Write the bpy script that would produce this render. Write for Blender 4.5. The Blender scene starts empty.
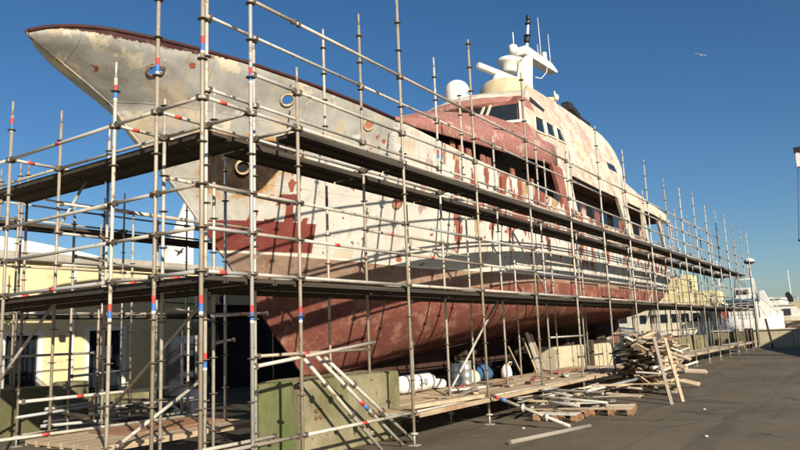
import bpy, bmesh, math, random
from mathutils import Vector, Matrix
random.seed(7)
rnd = random.uniform
SC = bpy.context.scene
COL = SC.collection
R = math.radians

# ------------------------------------------------------------------ materials
class NT:
    """small helper to write node expressions"""
    def __init__(s, name):
        s.m = bpy.data.materials.new(name); s.m.use_nodes = True
        s.t = s.m.node_tree; s.n = s.t.nodes; s.l = s.t.links
        s.b = s.n['Principled BSDF']
        g = s.n.new('ShaderNodeNewGeometry'); s.pos = g.outputs['Position']
        sx = s.n.new('ShaderNodeSeparateXYZ'); s.l.new(s.pos, sx.inputs[0])
        s.x, s.y, s.z = sx.outputs
    def _in(s, sock, v):
        if isinstance(v, (int, float)): sock.default_value = v
        elif isinstance(v, tuple): sock.default_value = (v + (1,))[:len(sock.default_value)]
        else: s.l.new(v, sock)
    def M(s, op, a, b=None, c=None):
        n = s.n.new('ShaderNodeMath'); n.operation = op
        for i, v in enumerate((a, b, c)):
            if v is not None: s._in(n.inputs[i], v)
        return n.outputs[0]
    def add(s, a, b): return s.M('ADD', a, b)
    def sub(s, a, b): return s.M('SUBTRACT', a, b)
    def mul(s, a, b): return s.M('MULTIPLY', a, b)
    def mx(s, a, b): return s.M('MAXIMUM', a, b)
    def mn(s, a, b): return s.M('MINIMUM', a, b)
    def step(s, v, lo, hi):
        n = s.n.new('ShaderNodeMapRange'); n.interpolation_type = 'SMOOTHSTEP'
        s._in(n.inputs['Value'], v); n.inputs['From Min'].default_value = lo; n.inputs['From Max'].default_value = hi
        return n.outputs[0]
    def band(s, v, a, b, e=.03):
        return s.mul(s.step(v, a-e, a+e), s.step(v, b+e, b-e))
    def noise(s, scale, detail=4, rough=.55, vec=None, stretch=None, off=None, obj=False):
        n = s.n.new('ShaderNodeTexNoise'); n.inputs['Scale'].default_value = scale
        n.inputs['Detail'].default_value = detail; n.inputs['Roughness'].default_value = rough
        v = vec or s.pos
        if obj:
            tc = s.n.new('ShaderNodeTexCoord'); v = tc.outputs['Object']
        if stretch or off:
            mp = s.n.new('ShaderNodeMapping'); s.l.new(v, mp.inputs[0])
            mp.inputs['Scale'].default_value = stretch or (1, 1, 1)
            mp.inputs['Location'].default_value = off or (0, 0, 0); v = mp.outputs[0]
        s.l.new(v, n.inputs['Vector']); return n.outputs[0]
    def mix(s, f, a, b):
        n = s.n.new('ShaderNodeMix'); n.data_type = 'RGBA'
        s._in(n.inputs['Factor'], f)
        s._in(n.inputs[6], a); s._in(n.inputs[7], b)
        return n.outputs[2]
    def rand(s):
        return s.n.new('ShaderNodeObjectInfo').outputs['Random']
    def attr(s, name):
        n = s.n.new('ShaderNodeAttribute'); n.attribute_name = name; return n.outputs['Fac']
    def out(s, col, rough=.7, metal=0., bump=None, bs=.3, bd=.02, spec=.3):
        s._in(s.b.inputs['Base Color'], col); s._in(s.b.inputs['Roughness'], rough)
        s._in(s.b.inputs['Metallic'], metal); s._in(s.b.inputs['Specular IOR Level'], spec)
        if bump is not None:
            n = s.n.new('ShaderNodeBump'); n.inputs['Strength'].default_value = bs
            n.inputs['Distance'].default_value = bd; s.l.new(bump, n.inputs['Height'])
            s.l.new(n.outputs[0], s.b.inputs['Normal'])
        return s.m

def simple(name, c1, c2=None, scale=4., rough=.7, metal=0., bs=.3, stretch=None, dirt=None, dscale=1.2, dlo=.55, rand=0., spec=.3):
    n = NT(name)
    c2 = c2 or tuple(v*.75 for v in c1)
    a = n.noise(scale, 6, .6, stretch=stretch)
    col = n.mix(n.step(a, .35, .65), c1, c2)
    if rand:
        col = n.mix(n.mul(n.rand(), rand), col, tuple(v*.35 for v in c1))
    if dirt:
        d = n.noise(dscale, 7, .7, off=(3, 7, 1))
        col = n.mix(n.step(d, dlo, dlo+.12), col, dirt)
    return n.out(col, rough, metal, bump=n.noise(scale*6, 5, .6, stretch=stretch), bs=bs, bd=.01, spec=spec)

M = {}
def tubemat(name, c1, c2, k):
    n = NT(name); r = n.rand()
    col = n.mix(n.step(n.noise(5, 6, .65), .35, .65), c1, c2)
    col = n.mix(n.step(n.M('FRACT', n.mul(r, 7.3)), .55, .75), col, tuple(v*k for v in (.30, .29, .27)))
    col = n.mix(n.mul(n.step(n.M('FRACT', n.mul(r, 3.7)), .7, .72), .6), col, (.26, .19, .12))
    sp = n.noise(16, 4, .7, off=(5, 1, 2)); col = n.mix(n.mul(n.step(sp, .62, .68), .5), col, (.60, .56, .48))
    ru = n.noise(7, 5, .7, off=(1, 8, 2)); col = n.mix(n.step(ru, .58, .66), col, (.22, .13, .07))
    return n.out(col, .5, .15, bump=n.noise(40, 3, .6), bs=.15, bd=.004, spec=.4)
M['tube'] = tubemat('galvanised_tube', (.56, .51, .41), (.45, .41, .33), 1.35)
M['tube_old'] = tubemat('weathered_tube', (.50, .46, .385), (.37, .34, .285), 1.2)
M['clamp'] = simple('coupler_steel', (.16, .13, .10), (.09, .07, .05), 14, .6, .2)
M['deck'] = simple('deck_board', (.20, .155, .105), (.11, .085, .06), 3, .85, 0, .3, stretch=(.4, 5, 5))
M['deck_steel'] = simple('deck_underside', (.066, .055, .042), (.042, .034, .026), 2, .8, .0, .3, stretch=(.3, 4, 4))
M['ply_red'] = simple('reddish_plywood', (.33, .17, .10), (.25, .13, .075), 1.3, .85, 0, .3, dirt=(.4, .28, .18), dscale=1.2, dlo=.55)
M['ply'] = simple('plywood', (.46, .36, .24), (.36, .27, .17), 1.6, .85, 0, .3, dirt=(.30, .15, .09), dscale=1.1, dlo=.54, stretch=(.5, 2, 2))
n = NT('pale_plank'); r = n.rand()
col = n.mix(n.step(n.noise(3, 6, .65), .35, .65), (.52, .42, .28), (.38, .29, .185))
col = n.mix(n.step(n.M('FRACT', n.mul(r, 5.3)), .45, .8), col, (.27, .235, .19))
col = n.mix(n.step(n.M('FRACT', n.mul(r, 9.1)), .80, .82), col, (.24, .14, .085))
col = n.mix(n.step(n.M('FRACT', n.mul(r, 13.7)), .90, .91), col, (.55, .53, .47))
col = n.mix(n.mul(n.step(n.noise(22, 5, .7), .55, .7), .5), col, (.16, .11, .07))
M['plank'] = n.out(col, .87, bump=n.noise(30, 5, .7), bs=.5, bd=.01)
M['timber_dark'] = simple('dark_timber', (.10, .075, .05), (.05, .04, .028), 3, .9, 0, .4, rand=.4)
M['red'] = simple('red_tape', (.55, .07, .05), (.4, .05, .04), 20, .6)
M['blue'] = simple('blue_tape', (.06, .2, .5), (.05, .15, .4), 20, .6)
M['white'] = simple('white_paint', (.74, .72, .66), (.66, .63, .56), 3, .5, 0, .1, dirt=(.5, .42, .28), dscale=1.5, dlo=.62)
M['cream'] = simple('cream_paint', (.66, .60, .47), (.56, .50, .37), 2, .55, 0, .15, dirt=(.45, .36, .22), dscale=1.6, dlo=.58)
M['yellowed'] = simple('yellowed_primer', (.58, .49, .31), (.48, .39, .23), 3, .6, 0, .2)
M['black'] = simple('black_paint', (.02, .02, .022), (.03, .03, .03), 6, .5)
M['glass'] = simple('dark_glass', (.012, .016, .02), (.02, .025, .03), 1, .08, 0, 0., spec=.6)
M['interior'] = simple('dark_interior', (.05, .03, .024), (.03, .02, .018), 2, .9)
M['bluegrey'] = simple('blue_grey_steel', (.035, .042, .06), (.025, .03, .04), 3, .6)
M['wall_yellow'] = simple('yellow_render', (.72, .60, .34), (.66, .54, .29), .8, .9, 0, .15, dirt=(.46, .38, .24), dscale=.9, dlo=.56)
M['grey_render'] = simple('grey_render', (.40, .37, .31), (.32, .29, .24), 1.5, .9)
M['conc_green'] = None
M['boat_yellow'] = simple('boat_yellow', (.72, .62, .32), (.6, .5, .24), 1.2, .7)
M['galv'] = simple('galvanised_drum', (.42, .44, .42), (.28, .30, .29), 5, .35, .6, .1, stretch=(1, 1, .3))
M['tarp_blue'] = simple('blue_tarp', (.05, .13, .27), (.03, .08, .17), 5, .5)
M['rust'] = simple('rusty_steel', (.22, .10, .05), (.12, .06, .035), 6, .8)
M['brick'] = simple('pallet_block', (.32, .18, .10), (.22, .12, .07), 6, .9)
M['soot'] = simple('dirty_rubble', (.06, .05, .04), (.03, .027, .022), 4, .95)

def concrete(name, c1, c2, green, gl):
    n = NT(name)
    a = n.noise(2.5, 7, .65); b = n.noise(1.1, 5, .6, off=(5, 2, 8), stretch=(1, 1, .5))
    col = n.mix(n.step(a, .35, .68), c1, c2)
    col = n.mix(n.mul(n.step(b, gl, gl+.2), .85), col, green)
    spots = n.noise(11, 4, .7, off=(1, 9, 4), stretch=(1, 1, .6))
    col = n.mix(n.step(spots, .62, .7), col, (.06, .055, .035))
    return n.out(col, .92, bump=n.noise(14, 7, .7), bs=.6, bd=.03)
M['conc_green'] = concrete('mossy_concrete', (.175, .17, .08), (.10, .105, .048), (.085, .11, .032), .44)
M['conc'] = concrete('old_concrete', (.27, .235, .14), (.17, .15, .085), (.12, .12, .045), .46)
M['conc_dark'] = concrete('dark_concrete', (.21, .18, .115), (.13, .115, .07), (.09, .09, .035), .45)
M['conc_cream'] = concrete('cream_concrete', (.52, .46, .31), (.42, .36, .23), (.3, .27, .15), .62)

n = NT('asphalt')
a = n.noise(.22, 6, .6); b = n.noise(2.2, 6, .65); c = n.noise(60, 3, .6)
col = n.mix(n.step(a, .35, .65), (.150, .122, .082), (.106, .087, .058))
col = n.mix(n.mul(n.step(b, .5, .72), .6), col, (.185, .156, .112))
col = n.mix(n.mul(n.step(n.noise(.55, 7, .72, off=(4, 4, 4)), .54, .62), .65), col, (.066, .056, .042))
tr = n.noise(1.1, 5, .6, stretch=(.06, 1.6, 1), off=(2, 5, 1)); col = n.mix(n.mul(n.step(tr, .54, .62), .45), col, (.07, .06, .047))
vo = n.n.new('ShaderNodeTexVoronoi'); vo.feature = 'DISTANCE_TO_EDGE'; vo.inputs['Scale'].default_value = .32
wv = n.n.new('ShaderNodeVectorMath'); wv.operation = 'ADD'; n.l.new(n.pos, wv.inputs[0])
nc = n.n.new('ShaderNodeTexNoise'); nc.inputs['Scale'].default_value = 1.3; nc.inputs['Detail'].default_value = 5; n.l.new(n.pos, nc.inputs['Vector']); n.l.new(nc.outputs['Color'], wv.inputs[1]); n.l.new(wv.outputs[0], vo.inputs['Vector'])
crk = n.mul(n.step(vo.outputs['Distance'], .012, .004), n.step(n.noise(.3, 3, .5, off=(7, 2, 2)), .5, .6)); col = n.mix(n.mul(crk, .85), col, (.035, .03, .024))
col = n.mix(n.mul(n.step(n.noise(3.5, 5, .75, off=(14, 4, 4)), .64, .69), .7), col, (.05, .042, .034))
col = n.mix(n.mul(n.step(n.noise(9, 4, .7, off=(1, 4, 9)), .70, .73), .8), col, (.34, .30, .23))
col = n.mix(n.mul(n.step(c, .5, .75), .4), col, (.25, .215, .165))
under_shade = n.mul(n.step(n.add(n.y, n.mul(n.sub(b, .5), 1.6)), 7.6, 8.8), n.mul(n.step(n.y, 17.5, 16), n.mul(n.step(n.x, 7.5, 9), n.step(n.x, 44, 41))))  # shade beneath the yacht, painted into the asphalt colour
col = n.mix(n.mul(under_shade, .8), col, (.03, .025, .02))
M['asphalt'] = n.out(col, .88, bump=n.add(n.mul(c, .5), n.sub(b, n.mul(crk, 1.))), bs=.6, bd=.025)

# ------------------------------------------------------------------ mesh builder
WLOC = {}
def tag(o, label=None, cat=None, group=None, kind=None):
    if label: o['label'] = label
    if cat: o['category'] = cat
    if group: o['group'] = group
    if kind: o['kind'] = kind
    return o
def empty(name, loc, label, cat, group=None):
    o = bpy.data.objects.new(name, None); COL.objects.link(o)
    o.empty_display_size = .2; o.location = loc; WLOC[o] = Vector(loc)
    return tag(o, label, cat, group)
def place(name, me, parent, loc):
    o = bpy.data.objects.new(name, me); COL.objects.link(o)
    WLOC[o] = Vector(loc)
    if parent is not None:
        o.parent = parent; o.location = Vector(loc) - WLOC[parent]
    else: o.location = loc
    return o
def frame(d):
    d = d.normalized()
    u = Vector((0, 0, 1)) if abs(d.z) < .95 else Vector((1, 0, 0))
    a = d.cross(u).normalized(); b = a.cross(d).normalized()
    return d, a, b
class MB:
    def __init__(s): s.v = []; s.f = []; s.mi = []; s.cur = 0; s.sm = []; s.smooth = False
    def face(s, idx):
        s.f.append(tuple(idx)); s.mi.append(s.cur); s.sm.append(s.smooth)
    def pts(s, ps):
        k = len(s.v); s.v += [Vector(p) for p in ps]; return list(range(k, k+len(ps)))
    def hexa(s, p):
        i = s.pts(p)
        for q in ((0, 3, 2, 1), (4, 5, 6, 7), (0, 1, 5, 4), (1, 2, 6, 5), (2, 3, 7, 6), (3, 0, 4, 7)):
            s.face([i[k] for k in q])
        return s
    def box(s, a, b):
        (x0, y0, z0), (x1, y1, z1) = a, b
        return s.hexa([(x0, y0, z0), (x1, y0, z0), (x1, y1, z0), (x0, y1, z0), (x0, y0, z1), (x1, y0, z1), (x1, y1, z1), (x0, y1, z1)])
    def beam(s, p, q, w, h, roll=0):
        p, q = Vector(p), Vector(q); d, a, b = frame(q-p)
        if roll:
            m = Matrix.Rotation(roll, 3, d); a = m @ a; b = m @ b
        a = a*w/2; b = b*h/2
        return s.hexa([p-a-b, p+a-b, p+a+b, p-a+b, q-a-b, q+a-b, q+a+b, q-a+b])
    def tube(s, p, q, r, n=8, r2=None, cap=True):
        p, q = Vector(p), Vector(q); d, a, b = frame(q-p); r2 = r if r2 is None else r2
        A = s.pts([p+(a*math.cos(2*math.pi*k/n)+b*math.sin(2*math.pi*k/n))*r for k in range(n)])
        B = s.pts([q+(a*math.cos(2*math.pi*k/n)+b*math.sin(2*math.pi*k/n))*r2 for k in range(n)])
        o = s.smooth; s.smooth = True
        for k in range(n): s.face([A[k], A[(k+1) % n], B[(k+1) % n], B[k]])
        s.smooth = o
        if cap: s.face(A[::-1]); s.face(B)
        return s
    def path(s, ps, r, n=6):
        ps = [Vector(p) for p in ps]; rows = []
        for i, p in enumerate(ps):
            d, a, b = frame(ps[min(i+1, len(ps)-1)]-ps[max(i-1, 0)])
            rows.append([p+(a*math.cos(2*math.pi*k/n)+b*math.sin(2*math.pi*k/n))*r for k in range(n)])
        ids = s.grid(rows, closed=True); s.face(ids[0][::-1]); s.face(ids[-1])
        return s
    def lathe(s, c, prof, n=20, axis='z', cap=True):
        c = Vector(c); rings = []
        for r, h in prof:
            ring = []
            for k in range(n):
                t = 2*math.pi*k/n; e = (r*math.cos(t), r*math.sin(t), h)
                if axis == 'x': e = (e[2], e[0], e[1])
                if axis == 'y': e = (e[1], e[2], e[0])
                ring.append(c+Vector(e))
            rings.append(s.pts(ring))
        o = s.smooth; s.smooth = True
        for A, B in zip(rings, rings[1:]):
            for k in range(n): s.face([A[k], A[(k+1) % n], B[(k+1) % n], B[k]])
        s.smooth = o
        if cap: s.face(rings[0][::-1]); s.face(rings[-1])
        return s
    def prism(s, poly, a, b):
        """poly: list of functions' base points (3d); a,b offset vectors of the two faces"""
        a, b = Vector(a), Vector(b)
        A = s.pts([Vector(p)+a for p in poly]); B = s.pts([Vector(p)+b for p in poly]); k = len(poly)
        s.face(A[::-1]); s.face(B)
        for i in range(k): s.face([A[i], A[(i+1) % k], B[(i+1) % k], B[i]])
        return s
    def grid(s, rows, closed=False):
        ids = [s.pts(r) for r in rows]; o = s.smooth; s.smooth = True
        for A, B in zip(ids, ids[1:]):
            m = len(A)
            for k in range(m if closed else m-1): s.face([A[k], A[(k+1) % m], B[(k+1) % m], B[k]])
        s.smooth = o
        return ids
    def mesh(s, name, mats, org):
        me = bpy.data.meshes.new(name)
        me.from_pydata([v-org for v in s.v], [], s.f)
        for m in (mats if isinstance(mats, (list, tuple)) else [mats]): me.materials.append(m)
        me.polygons.foreach_set('material_index', s.mi)
        me.polygons.foreach_set('use_smooth', s.sm)
        bm = bmesh.new(); bm.from_mesh(me); bmesh.ops.recalc_face_normals(bm, faces=bm.faces); bm.to_mesh(me); bm.free()
        me.update(); return me
    def build(s, name, mats, parent=None, org=None, bevel=0):
        if org is None:
            lo = Vector([min(v[i] for v in s.v) for i in range(3)]); hi = Vector([max(v[i] for v in s.v) for i in range(3)])
            org = Vector(((lo.x+hi.x)/2, (lo.y+hi.y)/2, lo.z))
        org = Vector(org)
        o = place(name, s.mesh(name, mats, org), parent, org)
        if bevel:
            bv = o.modifiers.new('bevel', 'BEVEL'); bv.width = bevel; bv.segments = 2; bv.limit_method = 'ANGLE'
        return o

# ------------------------------------------------------------------ camera
F = 695.
def dv(px, py): return Vector(((px-400)/F, -(py-225)/F, -1)).normalized()
U = dv(873, 317); Z0 = dv(226, -4150) ; Z0 = Vector((-174/F, 4375/F, -1)).normalized()
Zc = (Z0-U*Z0.dot(U)).normalized(); Vc = Zc.cross(U)
rot = Matrix((U, Vc, Zc))
cam = bpy.data.cameras.new('Camera'); cam.lens = F/800*36; cam.sensor_width = 36; cam.clip_end = 6000; cam.clip_start = .05
co = bpy.data.objects.new('Camera', cam); COL.objects.link(co)
co.matrix_world = Matrix.Translation((0, 0, 1.7)) @ rot.to_4x4()
SC.camera = co

# ------------------------------------------------------------------ light
AZ = Vector((-.50, -.866, 0)); ELEV = R(23.5)
sunv = (AZ.normalized()*math.cos(ELEV)+Vector((0, 0, math.sin(ELEV)))).normalized()
sl = bpy.data.lights.new('Sun', 'SUN'); sl.energy = 4.9; sl.angle = R(.5); sl.color = (1, .90, .75)
so = bpy.data.objects.new('Sun', sl); COL.objects.link(so); so.rotation_euler = sunv.to_track_quat('Z', 'Y').to_euler()
so.location = (-10, -20, 20)
w = bpy.data.worlds.new('World'); SC.world = w; w.use_nodes = True
sky = w.node_tree.nodes.new('ShaderNodeTexSky'); sky.sky_type = 'NISHITA'; sky.sun_disc = False
sky.sun_elevation = ELEV; sky.sun_rotation = math.atan2(AZ.x, AZ.y); sky.ozone_density = 4.5; sky.air_density = 1.0; sky.dust_density = .6
bg = w.node_tree.nodes['Background']; hs = w.node_tree.nodes.new('ShaderNodeHueSaturation'); hs.inputs['Saturation'].default_value = 1.16; w.node_tree.links.new(sky.outputs[0], hs.inputs['Color']); w.node_tree.links.new(hs.outputs[0], bg.inputs[0]); bg.inputs[1].default_value = .061
SC.view_settings.view_transform = 'Standard'; SC.view_settings.look = 'None'; SC.view_settings.exposure = .62; SC.view_settings.gamma = 1
SC.view_settings.use_curve_mapping = False
SC.cycles.max_bounces = 6

# ------------------------------------------------------------------ ground
g = MB(); g.face(g.pts([(-2500, -2500, 0), (2500, -2500, 0), (2500, 2500, 0), (-2500, 2500, 0)]))
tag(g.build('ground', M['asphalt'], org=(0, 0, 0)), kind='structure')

#@HULL ------------------------------------------------------------ hull shape
def lerp_t(tab, v):
    if v <= tab[0][0]: return tab[0][1]
    for (a, fa), (b, fb) in zip(tab, tab[1:]):
        if v <= b: return fa+(fb-fa)*(v-a)/(b-a)
    return tab[-1][1]
STEM = [(.75, 12.95), (.94, 12.7), (2.17, 11.55), (3.26, 10.56), (4.18, 9.67), (4.73, 9.15), (5.09, 8.77), (5.78, 7.95), (6.23, 7.51), (6.52, 6.99), (6.79, 6.44), (6.99, 6.04), (7.1, 5.9)]
SHEER = [(5.9, 7.13), (6.1, 7.2), (6.5, 7.25), (6.86, 7.24), (7.46, 7.21), (8.33, 7.18), (9.3, 7.13), (10.4, 7.04), (11.7, 6.93), (13.2, 6.77), (16.5, 6.42), (19.8, 6.2), (22.3, 5.92), (26.4, 5.72), (32, 5.42), (38.5, 5.25)]
KEEL = [(12, .75), (15, .85), (19, 1.25), (23, 1.55), (28, 1.7), (34, 1.98), (36, 2.3), (37.5, 2.85), (39.2, 3.5)]
FS = [(0, 0), (.02, .05), (.09, .14), (.19, .24), (.33, .42), (.58, .64), (.96, .94), (1.56, 1.25), (2.43, 1.58), (3.4, 1.88), (4.53, 2.2), (5.8, 2.5), (7.3, 2.77), (9.1, 2.96), (11, 3.08), (14, 3.2)]
AFT = [(29, 1), (34, .99), (36.5, .965), (38, .93), (38.6, .9), (39.3, .85)]
BILGE = [(19, 1.7), (28, 1.0)]
YC = 11.5
def stem_x(z): return lerp_t(STEM, z)
def sheer(x): return lerp_t(SHEER, x)
def keel(x): return lerp_t(KEEL, x)
def smooth(q): q = max(0, min(1, q)); return q*q*(3-2*q)
def hb(x, z):
    d = x-stem_x(z)
    if d <= 0: return 0.
    q = max(0, min(1, (z-.75)/6.35))
    fl = 3.2*(1-(1-min(d/11.5, 1))**1.8); fs = lerp_t(FS, d)
    k = smooth(q)**.85
    f = fl+(fs-fl)*k
    zk = keel(x); h = lerp_t(BILGE, x)
    m = 1 if z >= zk+h else math.sqrt(max(0, 1-((zk+h-z)/h)**2))
    return max(.03 if z > zk else 0., f*m*lerp_t(AFT, x))
#@END

yacht = empty('motor_yacht', (22, YC, 0), 'large motor yacht with stripped peeling paint standing ashore inside the scaffolding', 'yacht')

DV = [0, .004, .012, .03, .06, .1, .16, .24, .34, .45]
while DV[-1] < 6.2: DV.append(DV[-1]+.055 if DV[-1] > .8 else DV[-1]+.08)
while DV[-1] < 31: DV.append(DV[-1]+.5)
SS = [d/DV[-1] for d in DV]
TT = []
t = 0
while t < .84: TT.append(t); t += .02
while t < .9999: TT.append(t); t += .0067
TT.append(1.)
def hull_pt(t, s):
    xs = 6.; z = 7
    for _ in range(12):
        z = keel(xs)+t*(sheer(xs)-keel(xs)); xs = stem_x(z)
    xe = 38.3+.9*(1-abs(2*t-1))
    x = xs+s*(xe-xs); z = keel(x)+t*(sheer(x)-keel(x))
    return x, hb(x, z), z
HOLES = []
def hull_grid(side):
    return [[(x, YC+side*b, z) for x, b, z in (hull_pt(t, s) for s in SS)] for t in TT]
hm = MB(); hm.smooth = True
sb = hull_grid(-1); pt = hull_grid(1)
def holed(p, holes): return any(((p[0]-hx)/hrx)**2+((p[2]-hz)/hrz)**2 < 1 for hx, hz, hrx, hrz in holes)
FAIR = [(7.735, 6.72, .13, .075), (10.314, 6.645, .14, .105)]
for gi, gr in enumerate((sb, pt)):
    ids = [hm.pts(r) for r in gr]
    for a in range(len(TT)-1):
        for k in range(len(SS)-1):
            c = [sum(gr[i][j][q] for i, j in ((a, k), (a, k+1), (a+1, k), (a+1, k+1)))/4 for q in range(3)]
            if gi == 0 and holed(c, FAIR): continue
            hm.face([ids[a][k], ids[a][k+1], ids[a+1][k+1], ids[a+1][k]])
    if gi == 0: ea = [r[-1] for r in ids]; ka = ids[0]
    else: eb = [r[-1] for r in ids]; kb = ids[0]
for a in range(len(TT)-1): hm.face([ea[a], eb[a], eb[a+1], ea[a+1]])
for k in range(len(SS)-1): hm.face([ka[k], ka[k+1], kb[k+1], kb[k]])

# hull paint
n = NT('hull_paint')
x, y, z = n.x, n.y, n.z
nz = n.noise(1.3, 7, .65); nf = n.noise(6, 6, .7); nb = n.noise(.45, 5, .6)
wob = n.mul(n.sub(nz, .5), 1.0)
cream = n.mix(n.step(nb, .35, .65), (.585, .565, .50), (.51, .49, .43))
cream = n.mix(n.mul(n.step(nf, .55, .75), .5), cream, (.52, .45, .32))
# vertical weather streaks
st = n.noise(2.2, 5, .6, stretch=(2.5, 2.5, .16))
cream = n.mix(n.mul(n.step(st, .52, .7), .35), cream, (.45, .39, .28))
# grey primer on the bow above a wavy line
gz = n.sub(n.add(z, n.mul(wob, .5)), n.add(5.4, n.mul(n.sub(x, 9.0), .09)))
gmask = n.mul(n.step(gz, -.06, .06), n.step(n.add(n.add(x, n.mul(wob, 1.6)), n.mul(n.sub(nf, .5), .8)), 13.6, 13.4))
grey = n.mix(n.step(nz, .35, .65), (.42, .405, .36), (.315, .305, .27))
grey = n.mix(n.mul(n.step(st, .5, .72), .5), grey, (.30, .27, .21))
fill = n.mul(n.step(n.add(n.noise(.8, 5, .6, off=(9, 1, 3)), 0), .57, .60), .75)
grey = n.mix(fill, grey, (.62, .54, .38))
grey = n.mix(n.mul(n.step(n.noise(1.7, 5, .6, off=(2, 5, 3)), .6, .68), .6), grey, (.50, .40, .24))
col = n.mix(gmask, cream, grey)
fl1 = n.noise(.9, 4, .55, off=(20, 3, 6), stretch=(1, 1, .8)); col = n.mix(n.mul(n.step(fl1, .60, .615), .55), col, (.50, .40, .27))
fl2 = n.noise(1.4, 5, .6, off=(1, 13, 26)); col = n.mix(n.mul(n.step(fl2, .63, .645), .7), col, (.60, .57, .50))
col = n.mix(n.mul(n.step(n.noise(.9, 3, .5, stretch=(6, 6, .25), off=(3, 1, 1)), .62, .7), .3), col, (.25, .17, .10))
# rust/tan blotches amidships, vertically stretched
bl = n.noise(1.05, 5, .6, stretch=(1.7, 1, .6), off=(2, 0, 5)); bl2 = n.noise(1.2, 5, .6, stretch=(1.8, 1, .5), off=(12, 3, 9))
mid = n.mul(n.step(x, 12.5, 16.5), n.mul(n.step(n.add(z, wob), 3.55, 4.0), n.step(n.sub(z, n.mul(wob, .3)), 7.5, 6.9)))
up = n.mul(n.step(x, 15.5, 18), n.step(z, 4.3, 5.2))
thr = n.sub(bl, n.sub(n.sub(.61, n.mul(n.step(x, 14, 15.5), .05)), n.mul(up, .08)))
col = n.mix(n.mul(mid, n.step(n.sub(bl2, n.sub(.6, n.mul(up, .06))), -.005, .03)), col, (.36, .25, .13))
col = n.mix(n.mul(mid, n.step(thr, 0, .03)), col, (.25, .075, .052))
# small chips everywhere
chip = n.noise(2.6, 3, .5, off=(7, 7, 7)); col = n.mix(n.step(chip, .655, .67), col, (.30, .09, .05))
chip2 = n.noise(5, 3, .5, off=(3, 1, 7)); col = n.mix(n.step(chip2, .70, .715), col, (.10, .07, .05))
# red primer patch at the bow
rp = n.mul(n.step(n.add(x, n.mul(n.sub(z, 3.9), .2)), 11.93, 11.9), n.mul(n.step(z, 3.62, 3.64), n.step(n.add(z, n.mul(wob, .04)), 4.27, 4.255)))
w2 = n.sub(n.noise(4, 5, .65, off=(3, 2, 1)), .5)
xw, zw_ = n.add(x, n.mul(w2, .22)), n.add(z, n.mul(w2, .2))
rp2 = n.mx(n.mul(n.band(xw, 10.84, 11.22, .012), n.band(zw_, 4.6, 4.83, .012)), n.mul(n.band(n.add(xw, n.mul(n.sub(z, 4.3), .25)), 11.1, 11.3, .012), n.band(z, 4.2, 4.64, .01)))
rp2 = n.mx(rp2, n.mul(n.band(xw, 10.72, 10.9, .012), n.band(zw_, 4.2, 4.33, .01)))
rp2 = n.mx(rp2, n.mul(n.band(xw, 11.5, 11.62, .012), n.band(zw_, 4.2, 4.36, .01)))
rp3 = n.mul(n.band(n.add(x, n.mul(wob, .2)), 10.38, 10.52, .02), n.mul(n.step(z, 4.2, 4.25), n.step(z, 4.48, 4.45)))
rp2 = n.mx(rp2, rp3)
redp = n.mix(n.step(nf, .35, .7), (.225, .056, .042), (.18, .045, .034))
col = n.mix(n.mx(rp, rp2), col, redp)
# dark unpainted anchor pocket with rust edge
rt = n.sub(x, n.add(10.4, n.mul(n.sub(z, 4.84), .57)))
ap = n.mul(n.step(n.add(z, n.mul(wob, .12)), 4.82, 4.86), n.mul(n.step(n.add(z, n.mul(wob, .1)), 5.86, 5.81), n.mul(n.step(n.add(n.add(x, n.mul(n.sub(z, 4.82), .43)), n.mul(wob, .1)), 9.43, 9.46), n.step(n.add(rt, n.mul(wob, .25)), .03, -.03))))
ape = n.mul(n.step(n.add(z, n.mul(wob, .5)), 4.5, 4.85), n.mul(n.step(z, 5.95, 5.85), n.mul(n.step(n.add(n.add(x, n.mul(n.sub(z, 4.82), .43)), n.mul(wob, .4)), 9.2, 9.45), n.step(n.add(rt, n.mul(wob, .8)), .45, 0.))))
col = n.mix(n.mul(ape, n.step(nf, .38, .6)), col, (.45, .22, .06))
apc = n.mix(n.step(st, .4, .65), (.028, .018, .012), (.06, .036, .02))
col = n.mix(ap, col, apc)
# boot top and antifouling
zw = n.add(3.61, n.mul(n.mx(n.sub(x, 10.5), 0.), -.05)); zw = n.mx(zw, 3.38)
dz = n.sub(z, zw)
beige = n.mix(n.step(nz, .4, .6), (.30, .205, .145), (.235, .15, .105)); beige = n.mix(n.mul(n.step(n.noise(5, 7, .75, off=(3, 5, 5)), .5, .62), .5), beige, (.38, .29, .215)); beige = n.mix(n.mul(n.step(n.noise(3, 6, .7, off=(13, 5, 5)), .55, .6), .6), beige, (.22, .085, .06))
scuff = n.noise(7, 7, .75, stretch=(.45, 1, 1.6))
red = n.mix(n.step(nz, .3, .7), (.205, .07, .047), (.145, .048, .035))
red = n.mix(n.mul(n.step(scuff, .53, .70), .5), red, (.33, .20, .145))
sc2 = n.noise(24, 6, .75, stretch=(.5, 1, 1.5)); red = n.mix(n.mul(n.step(sc2, .55, .68), .45), red, (.36, .23, .17))
red = n.mix(n.mul(n.step(n.noise(15, 6, .75, stretch=(.4, 1, 1.5), off=(4, 4, 1)), .55, .68), .6), red, (.12, .038, .03))
red = n.mix(n.mul(n.step(n.noise(1.6, 6, .7, off=(3, 3, 3)), .52, .62), .6), red, (.36, .19, .13))
low = n.mix(n.step(n.sub(n.add(dz, n.mul(wob, .14)), n.mul(n.step(x, 15, 22), .36)), -.56, -.50), red, beige)
col = n.mix(n.step(dz, .004, -.004), col, low)
col = n.mix(n.mul(n.band(dz, 0.0, .05, .012), n.step(nf, .3, .4)), col, (.70, .64, .52))
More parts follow.
